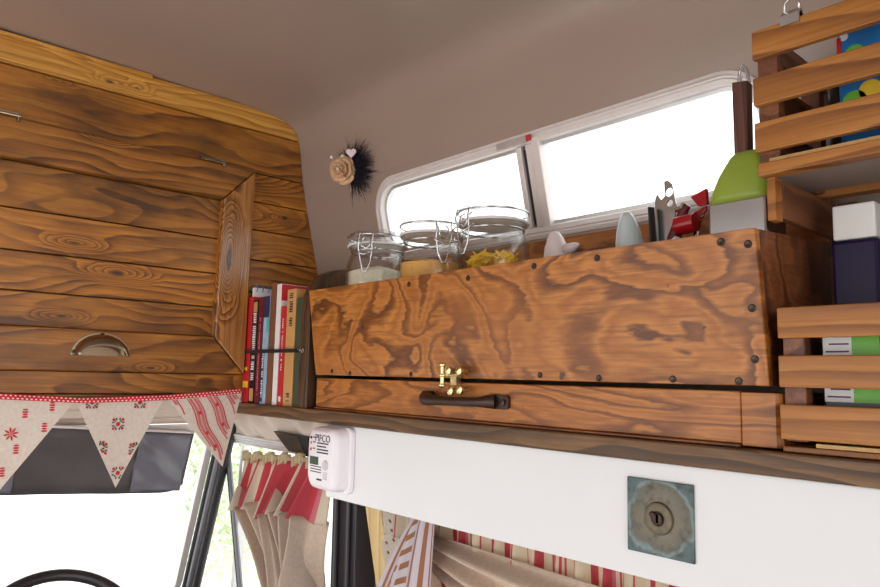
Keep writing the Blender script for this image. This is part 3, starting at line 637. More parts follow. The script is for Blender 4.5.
# ------------------------------------------------------------------ clip-top jars
R0 = .053; HJ = .240
def make_jar(loc, label):
    t = thing('clip_top_jar', label, 'jar', loc, 'clip-top jars in the plywood box'); L = Vector(loc)
    def W(pr): return [(r, z) for r, z in pr]
    outp = [(.001, 0), (.044, 0), (.050, .003), (R0, .010), (R0, .165), (.0515, .182), (.046, .196), (.0435, .200), (.0435, .206), (.049, .208), (.049, .2115)]
    inn = [(.0455, .2115), (.0405, .206), (.0405, .199), (.043, .194), (.0485, .180), (.0498, .165), (.0498, .013), (.046, .006), (.001, .005)]
    build('glass_body', MB().lathe(outp + inn, L, 48), 'jar_wall', t, smooth='auto')
    build('seal_ring', MB().lathe([(.044, .2118), (.0515, .2118), (.0525, .2135), (.0515, .2152), (.044, .2152), (.044, .2118)], L, 48), 'gasket', t, smooth='auto')
    lid = [(.001, .222), (.036, .222), (.040, .2155), (.0495, .2155), (.0505, .219), (.0505, .229), (.048, .234), (.040, .238), (.034, .2395), (.031, .238), (.001, .238)]
    build('glass_lid', MB().lathe(lid, L, 48), 'jar_wall', t, smooth='auto')
    mb = MB()
    for h in (.2035, .228): mb.tube([L + Vector(((.0448 if h < .21 else .0515) * math.cos(a), (.0448 if h < .21 else .0515) * math.sin(a), h)) for a in [2 * PI * j / 40 for j in range(40)]], .0014, 6, closed=True)
    build('wire_band', mb, 'chrome', t, smooth=True)
    a0 = math.radians(222); er = Vector((math.cos(a0), math.sin(a0), 0)); et = Vector((-math.sin(a0), math.cos(a0), 0)); up = Vector((0, 0, 1))
    def q(r, s, h): return L + er * r + et * s + up * h
    mb = MB()
    mb.tube([q(.052, -.011, .228), q(.060, -.012, .226), q(.063, -.012, .214), q(.060, -.012, .200), q(.058, -.008, .178), q(.060, -.003, .163), q(.060, .003, .163), q(.058, .008, .178), q(.060, .012, .200), q(.063, .012, .214), q(.060, .012, .226), q(.052, .011, .228)], .0013, 6)
    mb.tube([q(.046, -.016, .204), q(.058, -.017, .203), q(.066, -.015, .196), q(.068, 0, .190), q(.066, .015, .196), q(.058, .017, .203), q(.046, .016, .204)], .0013, 6)
    mb.tube([q(.050, -.007, .222), q(.057, -.008, .217), q(.060, -.007, .206), q(.056, 0, .202), q(.060, .007, .206), q(.057, .008, .217), q(.050, .007, .222)], .0012, 6)
    build('wire_clasp', mb, 'chrome', t, smooth=True)
    return t
jl = [at(p, 235, x=.773).y for p in (378, 431, 493)]
jz = ZB0 + .0085
JS = 1.07
jar = make_jar((.773, jl[0] - .0, jz), 'left jar of pale flakes, at the left end of the plywood box')
j2 = dup(jar, (.774, jl[1] - .002, jz), 'middle clip-top jar, half hidden, filled with golden brown sugar')
j3 = dup(jar, (.773, jl[2], jz), 'right clip-top jar, largest in the picture, holding yellow pasta')
for j_, a_ in ((jar, -8), (j2, 24), (j3, -42)): j_.scale = (JS, JS, JS); j_.rotation_euler.z = math.radians(a_)
def fill(name, loc, h, mat, label, bumpy=.0, slope=0.0):
    mb = MB(); n = 36; vs = [Vector((0, 0, 0))]
    prof = [(.0, .0062), (.044, .0062), (.0485, .014), (.0492, h)]
    mb.lathe([(max(.001, r), z) for r, z in prof[:3]] + [(.0490, h - .004)], (0, 0, 0), n)
    mb.f.pop(); mb.mi.pop()
    rr = random.Random(5)
    def top(u, v):
        r = .0490 * u; a = 2 * PI * v
        return (r * math.cos(a), r * math.sin(a), h - .004 + (slope * r * math.cos(a - 2.2)) * min(1, 1) + bumpy * (1 - u) * (rr.random()) + .008 * (1 - u ** 2))
    mb.grid(top, 8, n)
    for i, v in enumerate(mb.v): mb.v[i] = v * JS + Vector(loc)
    return setp(build(name, mb, mat, origin=loc, smooth=True), label, name.replace('_', ' '), kind='stuff')
fill('oat_flakes', (.773, jl[0], jz), .172, 'flour', 'pale flakes filling the left glass jar', .006)
fill('brown_sugar', (.774, jl[1] - .002, jz), .172, 'sugar', 'golden brown sugar filling the middle glass jar', .002, .1)
mb = MB(); rr = random.Random(9)
for i in range(240):
    a = rr.random() * 2 * PI; r = .036 * math.sqrt(rr.random()); zc_ = jz + .018 + .150 * rr.random() if i > 70 else jz + .162 + .018 * rr.random()
    c_ = Vector((.773 + r * math.cos(a), jl[2] + r * math.sin(a), zc_)); d = Vector((rr.uniform(-1, 1), rr.uniform(-1, 1), rr.uniform(-.5, .5))).normalized() * .009
    e = d.orthogonal().normalized() * .0055; mb.hexa([c_ - d - e, c_ + d - e, c_ + d + e, c_ - d + e] + [q_ + d.cross(e).normalized() * .0015 for q_ in (c_ - d - e, c_ + d - e * .6, c_ + d + e * .6, c_ - d + e)])
setp(build('yellow_pasta', mb, 'yellow', origin=(.773, jl[2], jz)), 'yellow pasta pieces inside the right glass jar', 'pasta', kind='stuff')
# ------------------------------------------------------------------ small things in the box, right part
def shaker(px0, px1, py_top, mat, label, name, beak=False, lean_=0.0, xx=.775):
    c0 = at((px0 + px1) / 2, 245, x=xx); w = (at(px0, 245, x=xx) - at(px1, 245, x=xx)).length * .5; top = at((px0 + px1) / 2, py_top, x=xx).z
    r = w * .80; base = ZB0 + .0095; h = top - base
    pr = [(.001, 0), (r * .95, .001), (r * 1.0, .006), (r * 1.02, h * .68), (r * 1.02, h * .80), (r * .86, h * .88), (r * .60, h * .95), (r * .34, h * .99), (.001, h)]
    mb = MB(); mb.lathe(pr, (c0.x, c0.y, base), 26)
    if lean_:
        for i, v in enumerate(mb.v):
            f_ = max(0, (v.z - base) / h - .7) / .3; mb.v[i] = v + Vector((0, lean_ * f_, 0))
    if beak: mb.tube([(c0.x, c0.y - r * .8, top - .028), (c0.x - .002, c0.y - r * 1.5, top - .026), (c0.x - .003, c0.y - r * 1.9, top - .024)], [.009, .006, .002], 10)
    return setp(build(name, mb, mat, origin=(c0.x, c0.y, base), smooth=True), label, name.split('_')[-1])
shaker(545, 572, 231, 'ceramic_pink', 'blush white pointed ceramic jug with a small spout, beside the right jar', 'ceramic_jug', True, .006)
shaker(616, 645, 211, 'ceramic_blue', 'pale blue pointed ceramic shaker left of the red kitchen tools', 'ceramic_shaker', False, .005)
base = ZB0 + .0085
def flat_poly(px_pts, x, th=.002): return MB().prism([at(px, py, x=x) for px, py in px_pts], (th, 0, 0))
# card packet
a = at(651, 206, x=.785); b_ = at(660, 244, x=.785)
mb = MB(); mb.hexa([(.783, a.y - .012, base), (.795, a.y - .012, base), (.795, a.y - .009, base), (.783, a.y - .009, base), (.783, a.y + .001, a.z - .001), (.795, a.y + .001, a.z), (.795, a.y + .004, a.z), (.783, a.y + .004, a.z - .001)])
setp(build('card_packet', mb, 'black', origin=(.78, a.y - .01, base), bevel=.0006), 'thin dark card packet standing just right of the blue shaker', 'packet')
# bottle opener: flat steel blade with two holes
t = thing('bottle_opener', 'flat steel opener with round holes standing against the bright window', 'opener', (.80, at(667, 240, x=.80).y, base))
P2 = [(657, 240), (655, 216), (655, 200), (657, 194), (661, 200), (665, 196), (664, 182), (667, 180), (672, 184), (676, 204), (674, 222), (672, 240)]
q_ = [at(x, y, x=.80) for x, y in P2]; q_ = [Vector((.80, v.y, v.z)) for v in q_]
q_[0].z = base; q_[-1].z = base
mb = MB(); mb.prism(q_, (.002, 0, 0)); blade = build('blade', mb, 'steel', t)
for (px, py, r) in ((669, 192, .0052), (670, 203, .0042)):
    c_ = at(px, py, x=.80); mb = MB()
    mb.prism([(.7992, c_.y + r * math.cos(k * PI / 8), c_.z + r * 1.1 * math.sin(k * PI / 8)) for k in range(16)], (.0036, 0, 0)); cut = build('cutter', mb, 'steel', t)
    md = blade.modifiers.new('hole', 'BOOLEAN'); md.object = cut; md.operation = 'DIFFERENCE'; md.solver = 'EXACT'
dg = bpy.context.evaluated_depsgraph_get(); dg.update(); nm = bpy.data.meshes.new_from_object(blade.evaluated_get(dg)); blade.modifiers.clear(); blade.data = nm
for o in [o for o in bpy.data.objects if o.name.startswith('cutter')]: bpy.data.objects.remove(o)
# tin opener, red handles and chrome wheel
y_ = at(688, 230, x=.77).y
t = thing('tin_opener', 'red-handled tin opener with a dark shaft, left of the green grater', 'opener', (.77, y_, base))
mb = MB(); a = at(674, 238, x=.775); b_ = at(683, 212, x=.775); mb.tube([(.775, a.y, base), a, b_, at(688, 205, x=.775)], [.010, .009, .006, .004], 10); build('shaft', mb, 'maroon', t, smooth='auto')
a = at(677, 226, x=.765); b_ = at(696, 222, x=.765); mb = MB(); mb.tube([a, (a + b_) / 2, b_], [.011, .0118, .011], 18); build('grip', mb, 'red_gloss', t, smooth='auto', label='glossy red barrel grip')
mb = MB(); mb.prism([at(x, y, x=.78) for x, y in ((690, 197), (706, 188), (707, 204), (698, 206))][::1], (.006, 0, 0)); mb.prism([at(x, y, x=.785) for x, y in ((693, 213), (706, 205), (706, 209), (697, 222))], (.005, 0, 0)); build('handle', mb, 'red_gloss', t, bevel=.001)
mb = MB(); mb.tube([at(676, 210, x=.773), at(682, 207, x=.77), at(683, 203, x=.77)], [.003, .003, .002], 8); mb.prism([at(x, y, x=.776) for x, y in ((697, 219), (704, 214), (700, 224), (696, 228))], (.003, 0, 0)); mb.tube([at(696, 226, x=.776), (.776, at(696, 226, x=.776).y, base)], .003, 8); build('cutting_wheel', mb, 'chrome', t, smooth='auto')
mb = MB(); a = at(673, 241, x=.722); mb.hexa([(.716, a.y - .010, base), (.726, a.y - .010, base), (.726, a.y + .008, base), (.716, a.y + .008, base), (.716, a.y - .006, a.z + .004), (.726, a.y - .006, a.z + .004), (.726, a.y + .004, a.z - .003), (.716, a.y + .004, a.z - .003)])
setp(build('paper_slip', mb, 'white', origin=(.72, a.y, base)), 'small folded white paper slip peeping over the box edge below the red tools', 'paper')
# box grater with lime green hood
gy0, gy1 = at(767, 222, x=.742).y, at(708, 230, x=.742).y
t = thing('box_grater', 'stainless box grater with a lime green hood in the box beside the crate', 'grater', (.766, (gy0 + gy1) / 2, base))
zg = at(736, 199, x=.742).z
mb = MB(); mb.box(.742, .792, gy0, gy1, base, zg); build('steel_body', mb, 'steel', t, bevel=.003)
mb = MB(); secs = []
gc, hw, cx_ = (gy0 + gy1) / 2, (gy1 - gy0) / 2, .767
for (h, w_, dc, dx) in ((-.002, 1.04, 0, .027), (.006, 1.04, 0, .0275), (.018, .94, -.002, .027), (.030, .84, -.004, .025), (.042, .68, -.006, .022), (.050, .55, -.007, .020), (.0545, .43, -.0075, .016), (.056, .18, -.0075, .007)):
    ring_ = []
    for k in range(28):
        a = 2 * PI * k / 28; ca, sa = math.cos(a), math.sin(a); e = .45
        ring_.append((cx_ + dx * math.copysign(abs(sa) ** e, sa), gc + dc + hw * w_ * math.copysign(abs(ca) ** e, ca), zg + h))
    secs.append(ring_)
vs = [p for r_ in secs for p in r_]; fs = [(i * 28 + k, i * 28 + (k + 1) % 28, (i + 1) * 28 + (k + 1) % 28, (i + 1) * 28 + k) for i in range(7) for k in range(28)] + [tuple(range(28)), tuple(7 * 28 + k for k in range(28))]
mb.add(vs, fs); build('hood', mb, 'green_plastic', t, smooth=True, label='lime green plastic hood handle')
# wooden handled utensil hanging by its wire loop
hy = at(743, 120, x=.80).y; a = at(743, 84, x=.80); 
t = thing('wooden_handled_whisk', 'brown wooden utensil handle with a wire loop standing up against the window', 'utensil', (.80, hy, base))
mb = MB(); w_ = .0092; mb.hexa([(.794, hy - w_ * .8, base), (.806, hy - w_ * .8, base), (.806, hy + w_ * .8, base), (.794, hy + w_ * .8, base), (.792, hy - w_, a.z), (.808, hy - w_, a.z), (.808, hy + w_, a.z + .003), (.792, hy + w_, a.z + .003)])
build('handle', mb, 'brown_handle', t, bevel=.002)
for dx in (0, .006):
    mb = MB(); mb.tube([(.797 + dx, hy + .004 - .011 * (1 - math.cos(s)) / 2 - .001, a.z - .002 + .024 * math.sin(s)) for s in [PI * k / 12 for k in range(13)]], .0012, 6); build('wire_loop', mb, 'chrome', t, smooth=True)
# ------------------------------------------------------------------ crates
def crate(label, x0, x1, y0, y1, slats, zb, ztop, name='slatted_crate', tilt=0, open_front=True, endslats=(), under='grey_under', basetop=None):
    t = thing(name, label, 'crate', ((x0 + x1) / 2, (y0 + y1) / 2, zb))
    for z0, z1 in slats:
        build('front_slat', MB().box(x0, x0 + .008, y0, y1, z0, z1), 'crate', t, bevel=.0012)
        build('back_slat', MB().box(x1 - .008, x1, y0, y1, z0, z1), 'crate', t, bevel=.0012)
    for z0, z1 in endslats:
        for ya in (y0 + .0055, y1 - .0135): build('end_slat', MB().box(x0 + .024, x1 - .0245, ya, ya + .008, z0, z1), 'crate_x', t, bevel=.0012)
    for ya in (y0 + .001, y1 - .0215):
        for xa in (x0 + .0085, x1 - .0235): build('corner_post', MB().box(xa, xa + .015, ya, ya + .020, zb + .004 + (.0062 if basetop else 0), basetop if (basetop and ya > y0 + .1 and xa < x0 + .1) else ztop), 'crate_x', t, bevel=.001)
    return t
# lower crate
LY0, LY1 = -.10, .292
t = crate('lower slatted pine crate standing on the shelf, holding bottles', .695, .885, LY0, LY1, [(1.349, 1.3815), (1.3975, 1.4275), (1.444, 1.4735)], 1.3368, 1.606, basetop=1.4735, endslats=[(1.3465, 1.3805), (1.3975, 1.4275), (1.444, 1.4735)])
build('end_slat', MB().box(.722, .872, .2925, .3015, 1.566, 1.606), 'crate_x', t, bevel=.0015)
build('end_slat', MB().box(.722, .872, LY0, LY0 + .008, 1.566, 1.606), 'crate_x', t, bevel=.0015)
build('front_post', MB().box(.704, .7205, .293, .3015, 1.562, 1.606), 'crate', t, bevel=.001)
build('base_board', MB().box(.697, .884, LY0 + .001, LY1 - .001, 1.3372, 1.3425), 'crate', t, bevel=.001)
build('base_ply', MB().box(.699, .884, LY0 + .002, LY1 - .03, 1.343, 1.3465), 'edge_ply', t)
# upper crate
UY0, UY1 = -.10, .3105
UX = .700
def uslat(px, pa, pb): return (at(px, pb, x=UX).z, at(px, pa, x=UX).z)
sl = [(1.633, 1.664), (1.682, 1.7115), (1.7315, 1.762)]
t = crate('upper slatted pine crate above the lower one, holding a blue packet', UX, .842, UY0, UY1, sl, 1.6068, 1.762, endslats=sl)
build('base_rail', MB().box(UX - .006, UX + .012, UY0, UY1 - .004, 1.6065, 1.6195), 'crate', t, bevel=.0015)
build('base_rail', MB().box(.824, .842, UY0, UY1 - .004, 1.6065, 1.6195), 'crate', t, bevel=.0015)
build('base_ply', MB().box(UX + .001, .840, UY0, UY1 - .014, 1.6200, 1.6245), 'edge_ply', t)
build('base_sheet', MB().box(UX + .0125, .8235, UY0 + .002, UY1 - .006, 1.6140, 1.6195), 'grey_under', t)
# contents of the lower crate
a = at(829, 206, y=.250); bxl = at(829, 220, y=.262)
cb = Vector((.802, .2475, 1.3470))
t = thing('purple_bottle', 'square dark purple bottle with a white cap in the lower crate', 'bottle', (cb.x, cb.y, cb.z))
q0 = at(829, 240, x=.775); 
def sq(mb, c, h0, h1, w, d, ang=.0):
    ca, sa = math.cos(ang), math.sin(ang); pts = []
    for h in (h0, h1):
        for sx_, sy_ in ((-1, -1), (1, -1), (1, 1), (-1, 1)): x_, y_ = sx_ * w / 2, sy_ * d / 2; pts.append((c.x + x_ * ca - y_ * sa, c.y + x_ * sa + y_ * ca, h))
    return mb.hexa(pts)
sq(mb := MB(), cb, 1.3470, 1.547, .052, .044, .0); bb = build('bottle_body', mb, 'purple', t, bevel=.004)
sq(mb := MB(), cb, 1.548, 1.584, .048, .040, .0); build('cap', mb, 'white', t, bevel=.002)
mb = MB()
for k in range(6): z = 1.42 + k * .018; mb.box(cb.x - .018, cb.x + .018, cb.y - .0226, cb.y - .0220, z, z + .004)
build('printed_label', mb, 'lilac', t)
def round_bottle(name, label, c, r, h, bodym, capm, bands, cap_h=.02):
    t = thing(name, label, 'bottle', c); c = Vector(c)
    build('bottle_body', MB().lathe([(.001, 0), (r * .95, 0), (r, .004), (r, h * .82), (r * .8, h * .92), (r * .5, h)], c, 28), bodym, t, smooth='auto')
    build('cap', MB().lathe([(.001, h), (r * .55, h), (r * .55, h + cap_h), (.001, h + cap_h + .001)], c, 24), capm, t, smooth='auto')
    mb = MB()
    for i, (m_, z0, z1, a0, a1) in enumerate(bands):
        mb.cur = i; mb.grid(lambda u, v: (c.x + (r + .0006) * math.cos(math.radians(a0 + (a1 - a0) * u)), c.y + (r + .0006) * math.sin(math.radians(a0 + (a1 - a0) * u)), c.z + z0 + (z1 - z0) * v), 16, 1)
    build('wrap_label', mb, [b_[0] for b_ in bands], t)
    return t
t = thing('labelled_bottle', 'squat dark container with a white and green label behind the lower crate slats', 'container', (.741, .2365, 1.3470)); cb = Vector((.741, .2365, 1.3470))
sq(mb := MB(), cb, 1.3470, 1.459, .040, .052, .0); build('container_body', mb, 'dark_plastic', t, bevel=.003)
build('container_lid', MB().box(.7225, .7595, .212, .261, 1.4592, 1.4665), 'black', t, bevel=.002)
mb = MB(); mb.box(.7204, .7209, .2355, .2605, 1.385, 1.452); mb.cur = 1; mb.box(.7204, .7209, .2125, .2355, 1.385, 1.452); mb.cur = 2
for k in range(9): mb.box(.7201, .7205, .238, .258 - .003 * (k % 3), 1.389 + .007 * k, 1.3905 + .007 * k)
build('wrap_label', mb, ['white', 'bottle_green', 'lilac'], t, label='white and green wrap label')
round_bottle('mint_cap_bottle', 'pale bottle with a mint green top at the right frame edge', (.835, .152, 1.3470), .024, .175, 'white', 'mint', [('mint', .10, .15, 100, 300)], .02)
# contents of the upper crate
mb = MB(); mb.box(.735, .757, .03, .243, 1.6255, 1.750)
t = thing('blue_packet', 'bright blue packet with green, yellow and red print in the upper crate', 'packet', (.746, .14, 1.6255)); build('wrapper', mb, 'blue', t, bevel=.006)
for (py_, pz, r, m_) in ((.226, 1.722, .009, 'bottle_green'), (.214, 1.682, .010, 'yellow'), (.228, 1.674, .011, 'bottle_green'), (.212, 1.668, .006, 'red'), (.235, 1.742, .004, 'white')):
    mb = MB(); mb.prism([(.7345, py_ + r * math.cos(k * PI / 9), pz + r * math.sin(k * PI / 9)) for k in range(18)], (.0006, 0, 0)); build('printed_spot', mb, m_, t)
mb = MB(); mb.box(.7342, .7348, .2375, .2415, 1.725, 1.742); build('printed_edge', mb, 'red', t)
mb = MB(); mb.lathe([(.001, 0), (.018, 0), (.0195, .004), (.0195, .085), (.016, .098), (.012, .10), (.012, .112), (.001, .112)], (.778, .246, 1.6255), 24)
setp(build('dark_bottle', mb, 'dark_plastic', origin=(.778, .246, 1.6255), smooth='auto'), 'dark rounded bottle in the upper crate left of the blue packet', 'bottle')
mb = MB(); mb.lathe([(.001, 0), (.018, 0), (.018, .06), (.001, .06)], (.780, .192, 1.6255), 20); setp(build('maroon_tin', mb, 'maroon', origin=(.780, .192, 1.6255), smooth='auto'), 'small dark maroon tin behind the blue packet in the upper crate', 'tin')
mb = MB()
def pouch(u, v):
    a = 2 * PI * u; w_ = .75 + .25 * math.sin(PI * v) ; n_ = 1 + .10 * math.sin(5 * a + 6 * v) + .05 * math.sin(11 * a - 4 * v); f_ = min(1, v * 8) * (1 if v < .8 else max(.02, 1 - ((v - .8) / .2) ** 2))
    return (.812 + .010 * math.copysign(abs(math.cos(a)) ** .6, math.cos(a)) * w_ * n_ * f_, .190 + .072 * math.copysign(abs(math.sin(a)) ** .6, math.sin(a)) * w_ * n_ * f_, 1.6255 + .118 * v + .006 * math.sin(3 * a) * v)
mb.grid(pouch, 48, 20); setp(build('added_dark_bag', mb, 'black', origin=(.815, .2, 1.6255), smooth=True), 'dark crumpled cloth bag added at the back of the upper crate to darken the slat gaps', 'bag')  # added filler so the gaps between the crate slats look dark
a = at(764, 6, x=.70); t = thing('bulldog_clip', 'small metal clip on top edge of the upper crate', 'clip', (.704, a.y, 1.7615))
mb = MB(); mb.box(.6985, .7095, .208, .232, 1.754, 1.7665) if 0 else None
mb.prism([(.6975, .262, 1.756), (.6975, .262, 1.766), (.704, .262, 1.773), (.7105, .262, 1.766), (.7105, .262, 1.756), (.7085, .262, 1.756), (.7085, .262, 1.765), (.704, .262, 1.770), (.6995, .262, 1.765), (.6995, .262, 1.756)], (0, .018, 0)); build('clip_body', mb, 'steel', t)
mb = MB(); mb.tube([(.704, .264, 1.772), (.704, .264, 1.782), (.704, .271, 1.786), (.704, .278, 1.782), (.704, .278, 1.772)], .0011, 6); build('wire_arm', mb, 'chrome', t, smooth=True)
# ------------------------------------------------------------------ rose ornament
rw = at(345, 169, x=.832); rc = Vector((wx(rw.z) - .004, rw.y * (wx(rw.z) / .832), rw.z))
nrm = Vector((-.78, -.60, -.16)).normalized(); uu = Vector((0, 0, 1)); uu = (uu - nrm * uu.dot(nrm)).normalized(); rr_ = uu.cross(nrm)  # rr_: to the right in view
if (ROT.transposed() @ rr_).x < 0: rr_ = -rr_
rc = at(342.5, 170, x=rc.x - .020)
t = thing('rose_ornament', 'hessian rose with navy feathers and a pink heart on the brown wall', 'ornament', rc)
def rp(a, b, c=0): return rc + rr_ * a + uu * b + nrm * c
mb = MB(); rn = random.Random(4)
for ring_i, (nr, rad, hgt, tilt) in enumerate(((5, .0305, -.006, 1.0), (5, .0235, .003, .7), (4, .0160, .012, .4), (3, .0090, .020, .1))):
    for k in range(nr):
        a0 = 2 * PI * k / nr + ring_i * .75 + rn.uniform(-.15, .15); wdt = 2 * PI / nr * .62; jr = rad * rn.uniform(.93, 1.07); jh = rn.uniform(-.0012, .0012); ph = rn.uniform(0, 6)
        def pet(u, v, a0=a0, wdt=wdt, rad=jr, hgt=hgt + jh, tilt=tilt, ph=ph):
            s_ = (u - .5) * 2; a = a0 + s_ * wdt; e = math.sqrt(max(0, 1 - s_ ** 4))
            r = rad * (.30 + .70 * v * (.62 + .38 * e)) ; cup_ = .013 * v ** 2 - .010 * tilt * max(0, v - .7) * 3.3 * e
            return rp(r * math.cos(a), r * math.sin(a), hgt + cup_ + .003 * u + .0012 * math.sin(s_ * 5 + ph) * v)
        mb.grid(pet, 14, 9)
build('rose_bloom', mb, 'rose', t, smooth=True, solid=.0011)
mb = MB()
for (px, py) in ((333, 157), (345, 156), (341, 171)):
    d_ = [((px - 342.5) * .00195, (170 - py) * .00195)][0]; mb = MB(); mb.lathe([(.0008, -.0035), (.0028, -.0025), (.0038, 0), (.0028, .0025), (.0008, .0035)], rp(d_[0], d_[1], .024 if py == 171 else .014), 10, nrm); build('pearl_bead', mb, 'pearl', t, smooth=True)
hp_ = []
for k in range(28):
    s = 2 * PI * k / 28; X_ = 16 * math.sin(s) ** 3; Y_ = 13 * math.cos(s) - 5 * math.cos(2 * s) - 2 * math.cos(3 * s) - math.cos(4 * s)
    hp_.append(rp(.0235 + X_ * .00068, .033 + Y_ * .00068, .010))
build('heart', MB().prism(hp_, nrm * .004), 'pink', t, bevel=.001)
along = Vector((.0, -1, 0)); upw = Vector((-.2, 0, 1)).normalized()
mb = MB(); rn = random.Random(12)
for k in range(520):
    a = rn.uniform(-1.5, 2.9); ln = .030 + .036 * rn.random(); a_ = a
    if a_ > 1.3: ln *= .75
    s0 = rp(.002 + rn.uniform(-.01, .010), .002 + rn.uniform(-.012, .016), 0); s0.x = wx(s0.z) - .003 - .006 * rn.random(); wdt = .0010
    d0 = Vector((math.cos(a), math.sin(a)))
    bend = rn.uniform(-.35, .35); pts = []
    for i in range(5):
        f_ = i / 4; pts.append(s0 + along * 1.35 * (d0.x * ln * f_ - d0.y * bend * ln * f_ * f_) + upw * (d0.y * ln * f_ + d0.x * bend * ln * f_ * f_ - .003 * f_ * f_) + Vector((-1, 0, -.25)) * (rn.uniform(0, .004)))
    mb.tube(pts, [wdt, wdt, wdt * .8, wdt * .5, wdt * .2], 3, cap=False)
build('feather', mb, 'feather', t)
# ------------------------------------------------------------------ alarm
A0, A1 = .993, 1.080; AZ0 = 1.205; AX = .660
t = thing('carbon_monoxide_alarm', 'white carbon monoxide alarm with a small green display under the shelf end', 'alarm', (.68, (A0 + A1) / 2, AZ0))
build('back_plate', MB().prism([(.690, y, z) for y, z in rrect(A0 - .003, A1 + .003, AZ0 - .003, 1.3115, .012, 4)], (.010, 0, 0)), 'alarm', t, bevel=.002)
secs = []; mb = MB()
lo = [(.690, 0), (.672, .001), (.6655, .003), (.6605, .008)]
R_ = [rrect(A0 + i_, A1 - i_, AZ0 + i_ * 1.4, 1.3105 - i_, .018, 6) for _, i_ in lo]
n = len(R_[0]); mb.add([(x, y, z) for (x, _), R__ in zip(lo, R_) for y, z in R__], [(i * n + k, i * n + (k + 1) % n, (i + 1) * n + (k + 1) % n, (i + 1) * n + k) for i in range(3) for k in range(n)] + [tuple(range(n)), tuple(3 * n + k for k in range(n))])
build('casing', mb, 'alarm', t, smooth='auto')
fx = .6603
def fy(u): return A1 - .009 - u * (A1 - A0 - .018)      # u: 0 left .. 1 right as seen
def fz(v): return 1.3025 - v * (1.3025 - AZ0 - .009)
text_mesh('brand_lettering', 'PIFCO', .0168, (fx, fy(.60), fz(.12)), (0, -1, 0), (0, 0, 1), 'ink', t)
def sp_(*a): build('small_print', MB().box(*a), 'ink', t)
for v in (.22, .28, .34, .395): sp_(fx - .0003, fx + .001, fy(.86 - .1 * (v == .28)), fy(.36), fz(v), fz(v) + .0022)
for v in (.66, .71, .76): sp_(fx - .0003, fx + .001, fy(.58), fy(.10), fz(v), fz(v) + .0015)
sp_(fx - .0003, fx + .001, fy(.62), fy(.40), fz(.90), fz(.90) + .0028)
for v in (.12, .21, .33): sp_(fx - .0003, fx + .001, fy(.28), fy(.17), fz(v), fz(v) + .0018)
for v, m_ in ((.12, 'ink'), (.22, 'orange'), (.34, 'red')): build('indicator_lamp', MB().lathe([(.001, 0), (.0026, 0), (.002, .001), (.001, .0012)], (fx, fy(.09), fz(v)), 10, (-1, 0, 0)), m_, t)
build('display', MB().box(fx - .0005, fx + .001, fy(.44), fy(.07), fz(.62), fz(.47)), 'lcd', t, label='small dark green display')
build('test_button', MB().lathe([(.001, 0), (.0085, 0), (.0075, .0022), (.001, .0028)], (fx, fy(.76), fz(.60)), 20, (-1, 0, 0), 1.0), 'alarm_grey', t, smooth='auto')
mb = MB()
for k in range(5): mb.box(fx - .0008, fx + .001, fy(.86), fy(.68), fz(.74 + .03 * k), fz(.74 + .03 * k) + .001)
build('sounder_grille', mb, 'alarm_grey', t)
# ------------------------------------------------------------------ patinated square plate on the fascia
pc = Vector((.700, (at(631, 475, x=.70).y + at(693, 565, x=.70).y) / 2, 1.2548)); s_ = .0395
t = thing('metal_switch_plate', 'square verdigris metal plate with a round keyhole boss on the white fascia', 'plate', pc)
build('plate', MB().box(.6968, .700, pc.y - s_, pc.y + s_, pc.z - s_, pc.z + s_), 'patina', t, bevel=.0008)
build('boss', MB().lathe([(.001, .001), (.0065, .001), (.008, .0032), (.0135, .0042), (.0165, .003), (.0175, 0)], (.6968, pc.y, pc.z), 32, (-1, 0, 0)), 'boss', t, smooth='auto')
build('toggle', MB().lathe([(.001, .003), (.0035, .003), (.0045, .001), (.006, .001), (.0062, .0045), (.0052, .005)], (.6965, pc.y, pc.z), 16, (-1, 0, 0)).box(.6915, .6965, pc.y - .002, pc.y + .001, pc.z - .004, pc.z + .005).lathe([(.001, .006), (.003, .005), (.003, 0)], (.6965, pc.y + .006, pc.z + .004), 10, (-1, 0, 0)), plain and 'iron', t, smooth='auto')
# ------------------------------------------------------------------ bunting
YPN = YD - .022
bun = thing('bunting', 'cream fabric bunting with red polka-dot tape strung below the cupboard', 'bunting', (.35, YPN, 1.35))
tp = [(-260, 382), (-100, 395), (0, 396.5), (40, 398.5), (80, 400.5), (120, 399.5), (167, 397.5), (200, 395), (241, 391)]
TP = [at(x, y, y=YPN) for x, y in tp]
def tape_z(x):
    for a, b in zip(TP, TP[1:]):
        if a.x <= x <= b.x: return a.z + (b.z - a.z) * (x - a.x) / (b.x - a.x)
    return TP[0].z if x < TP[0].x else TP[-1].z
mb = MB(); x0_, x1_ = TP[0].x, TP[-1].x
mb.grid(lambda u, v: (x0_ + (x1_ - x0_) * u, YPN - .0055 + .0015 * math.sin(u * 40), tape_z(x0_ + (x1_ - x0_) * u) - .0045 + .010 * v), 120, 1, uv=lambda u, v: (u * (x1_ - x0_) / .0072, v))
build('tape', mb, 'polka', bun, solid=.001, smooth=True, label='red tape with white polka dots')
def pen_y(x, z): return YPN + .003 * math.sin(x * 30) * min(1, max(0, (1.36 - z) * 8))
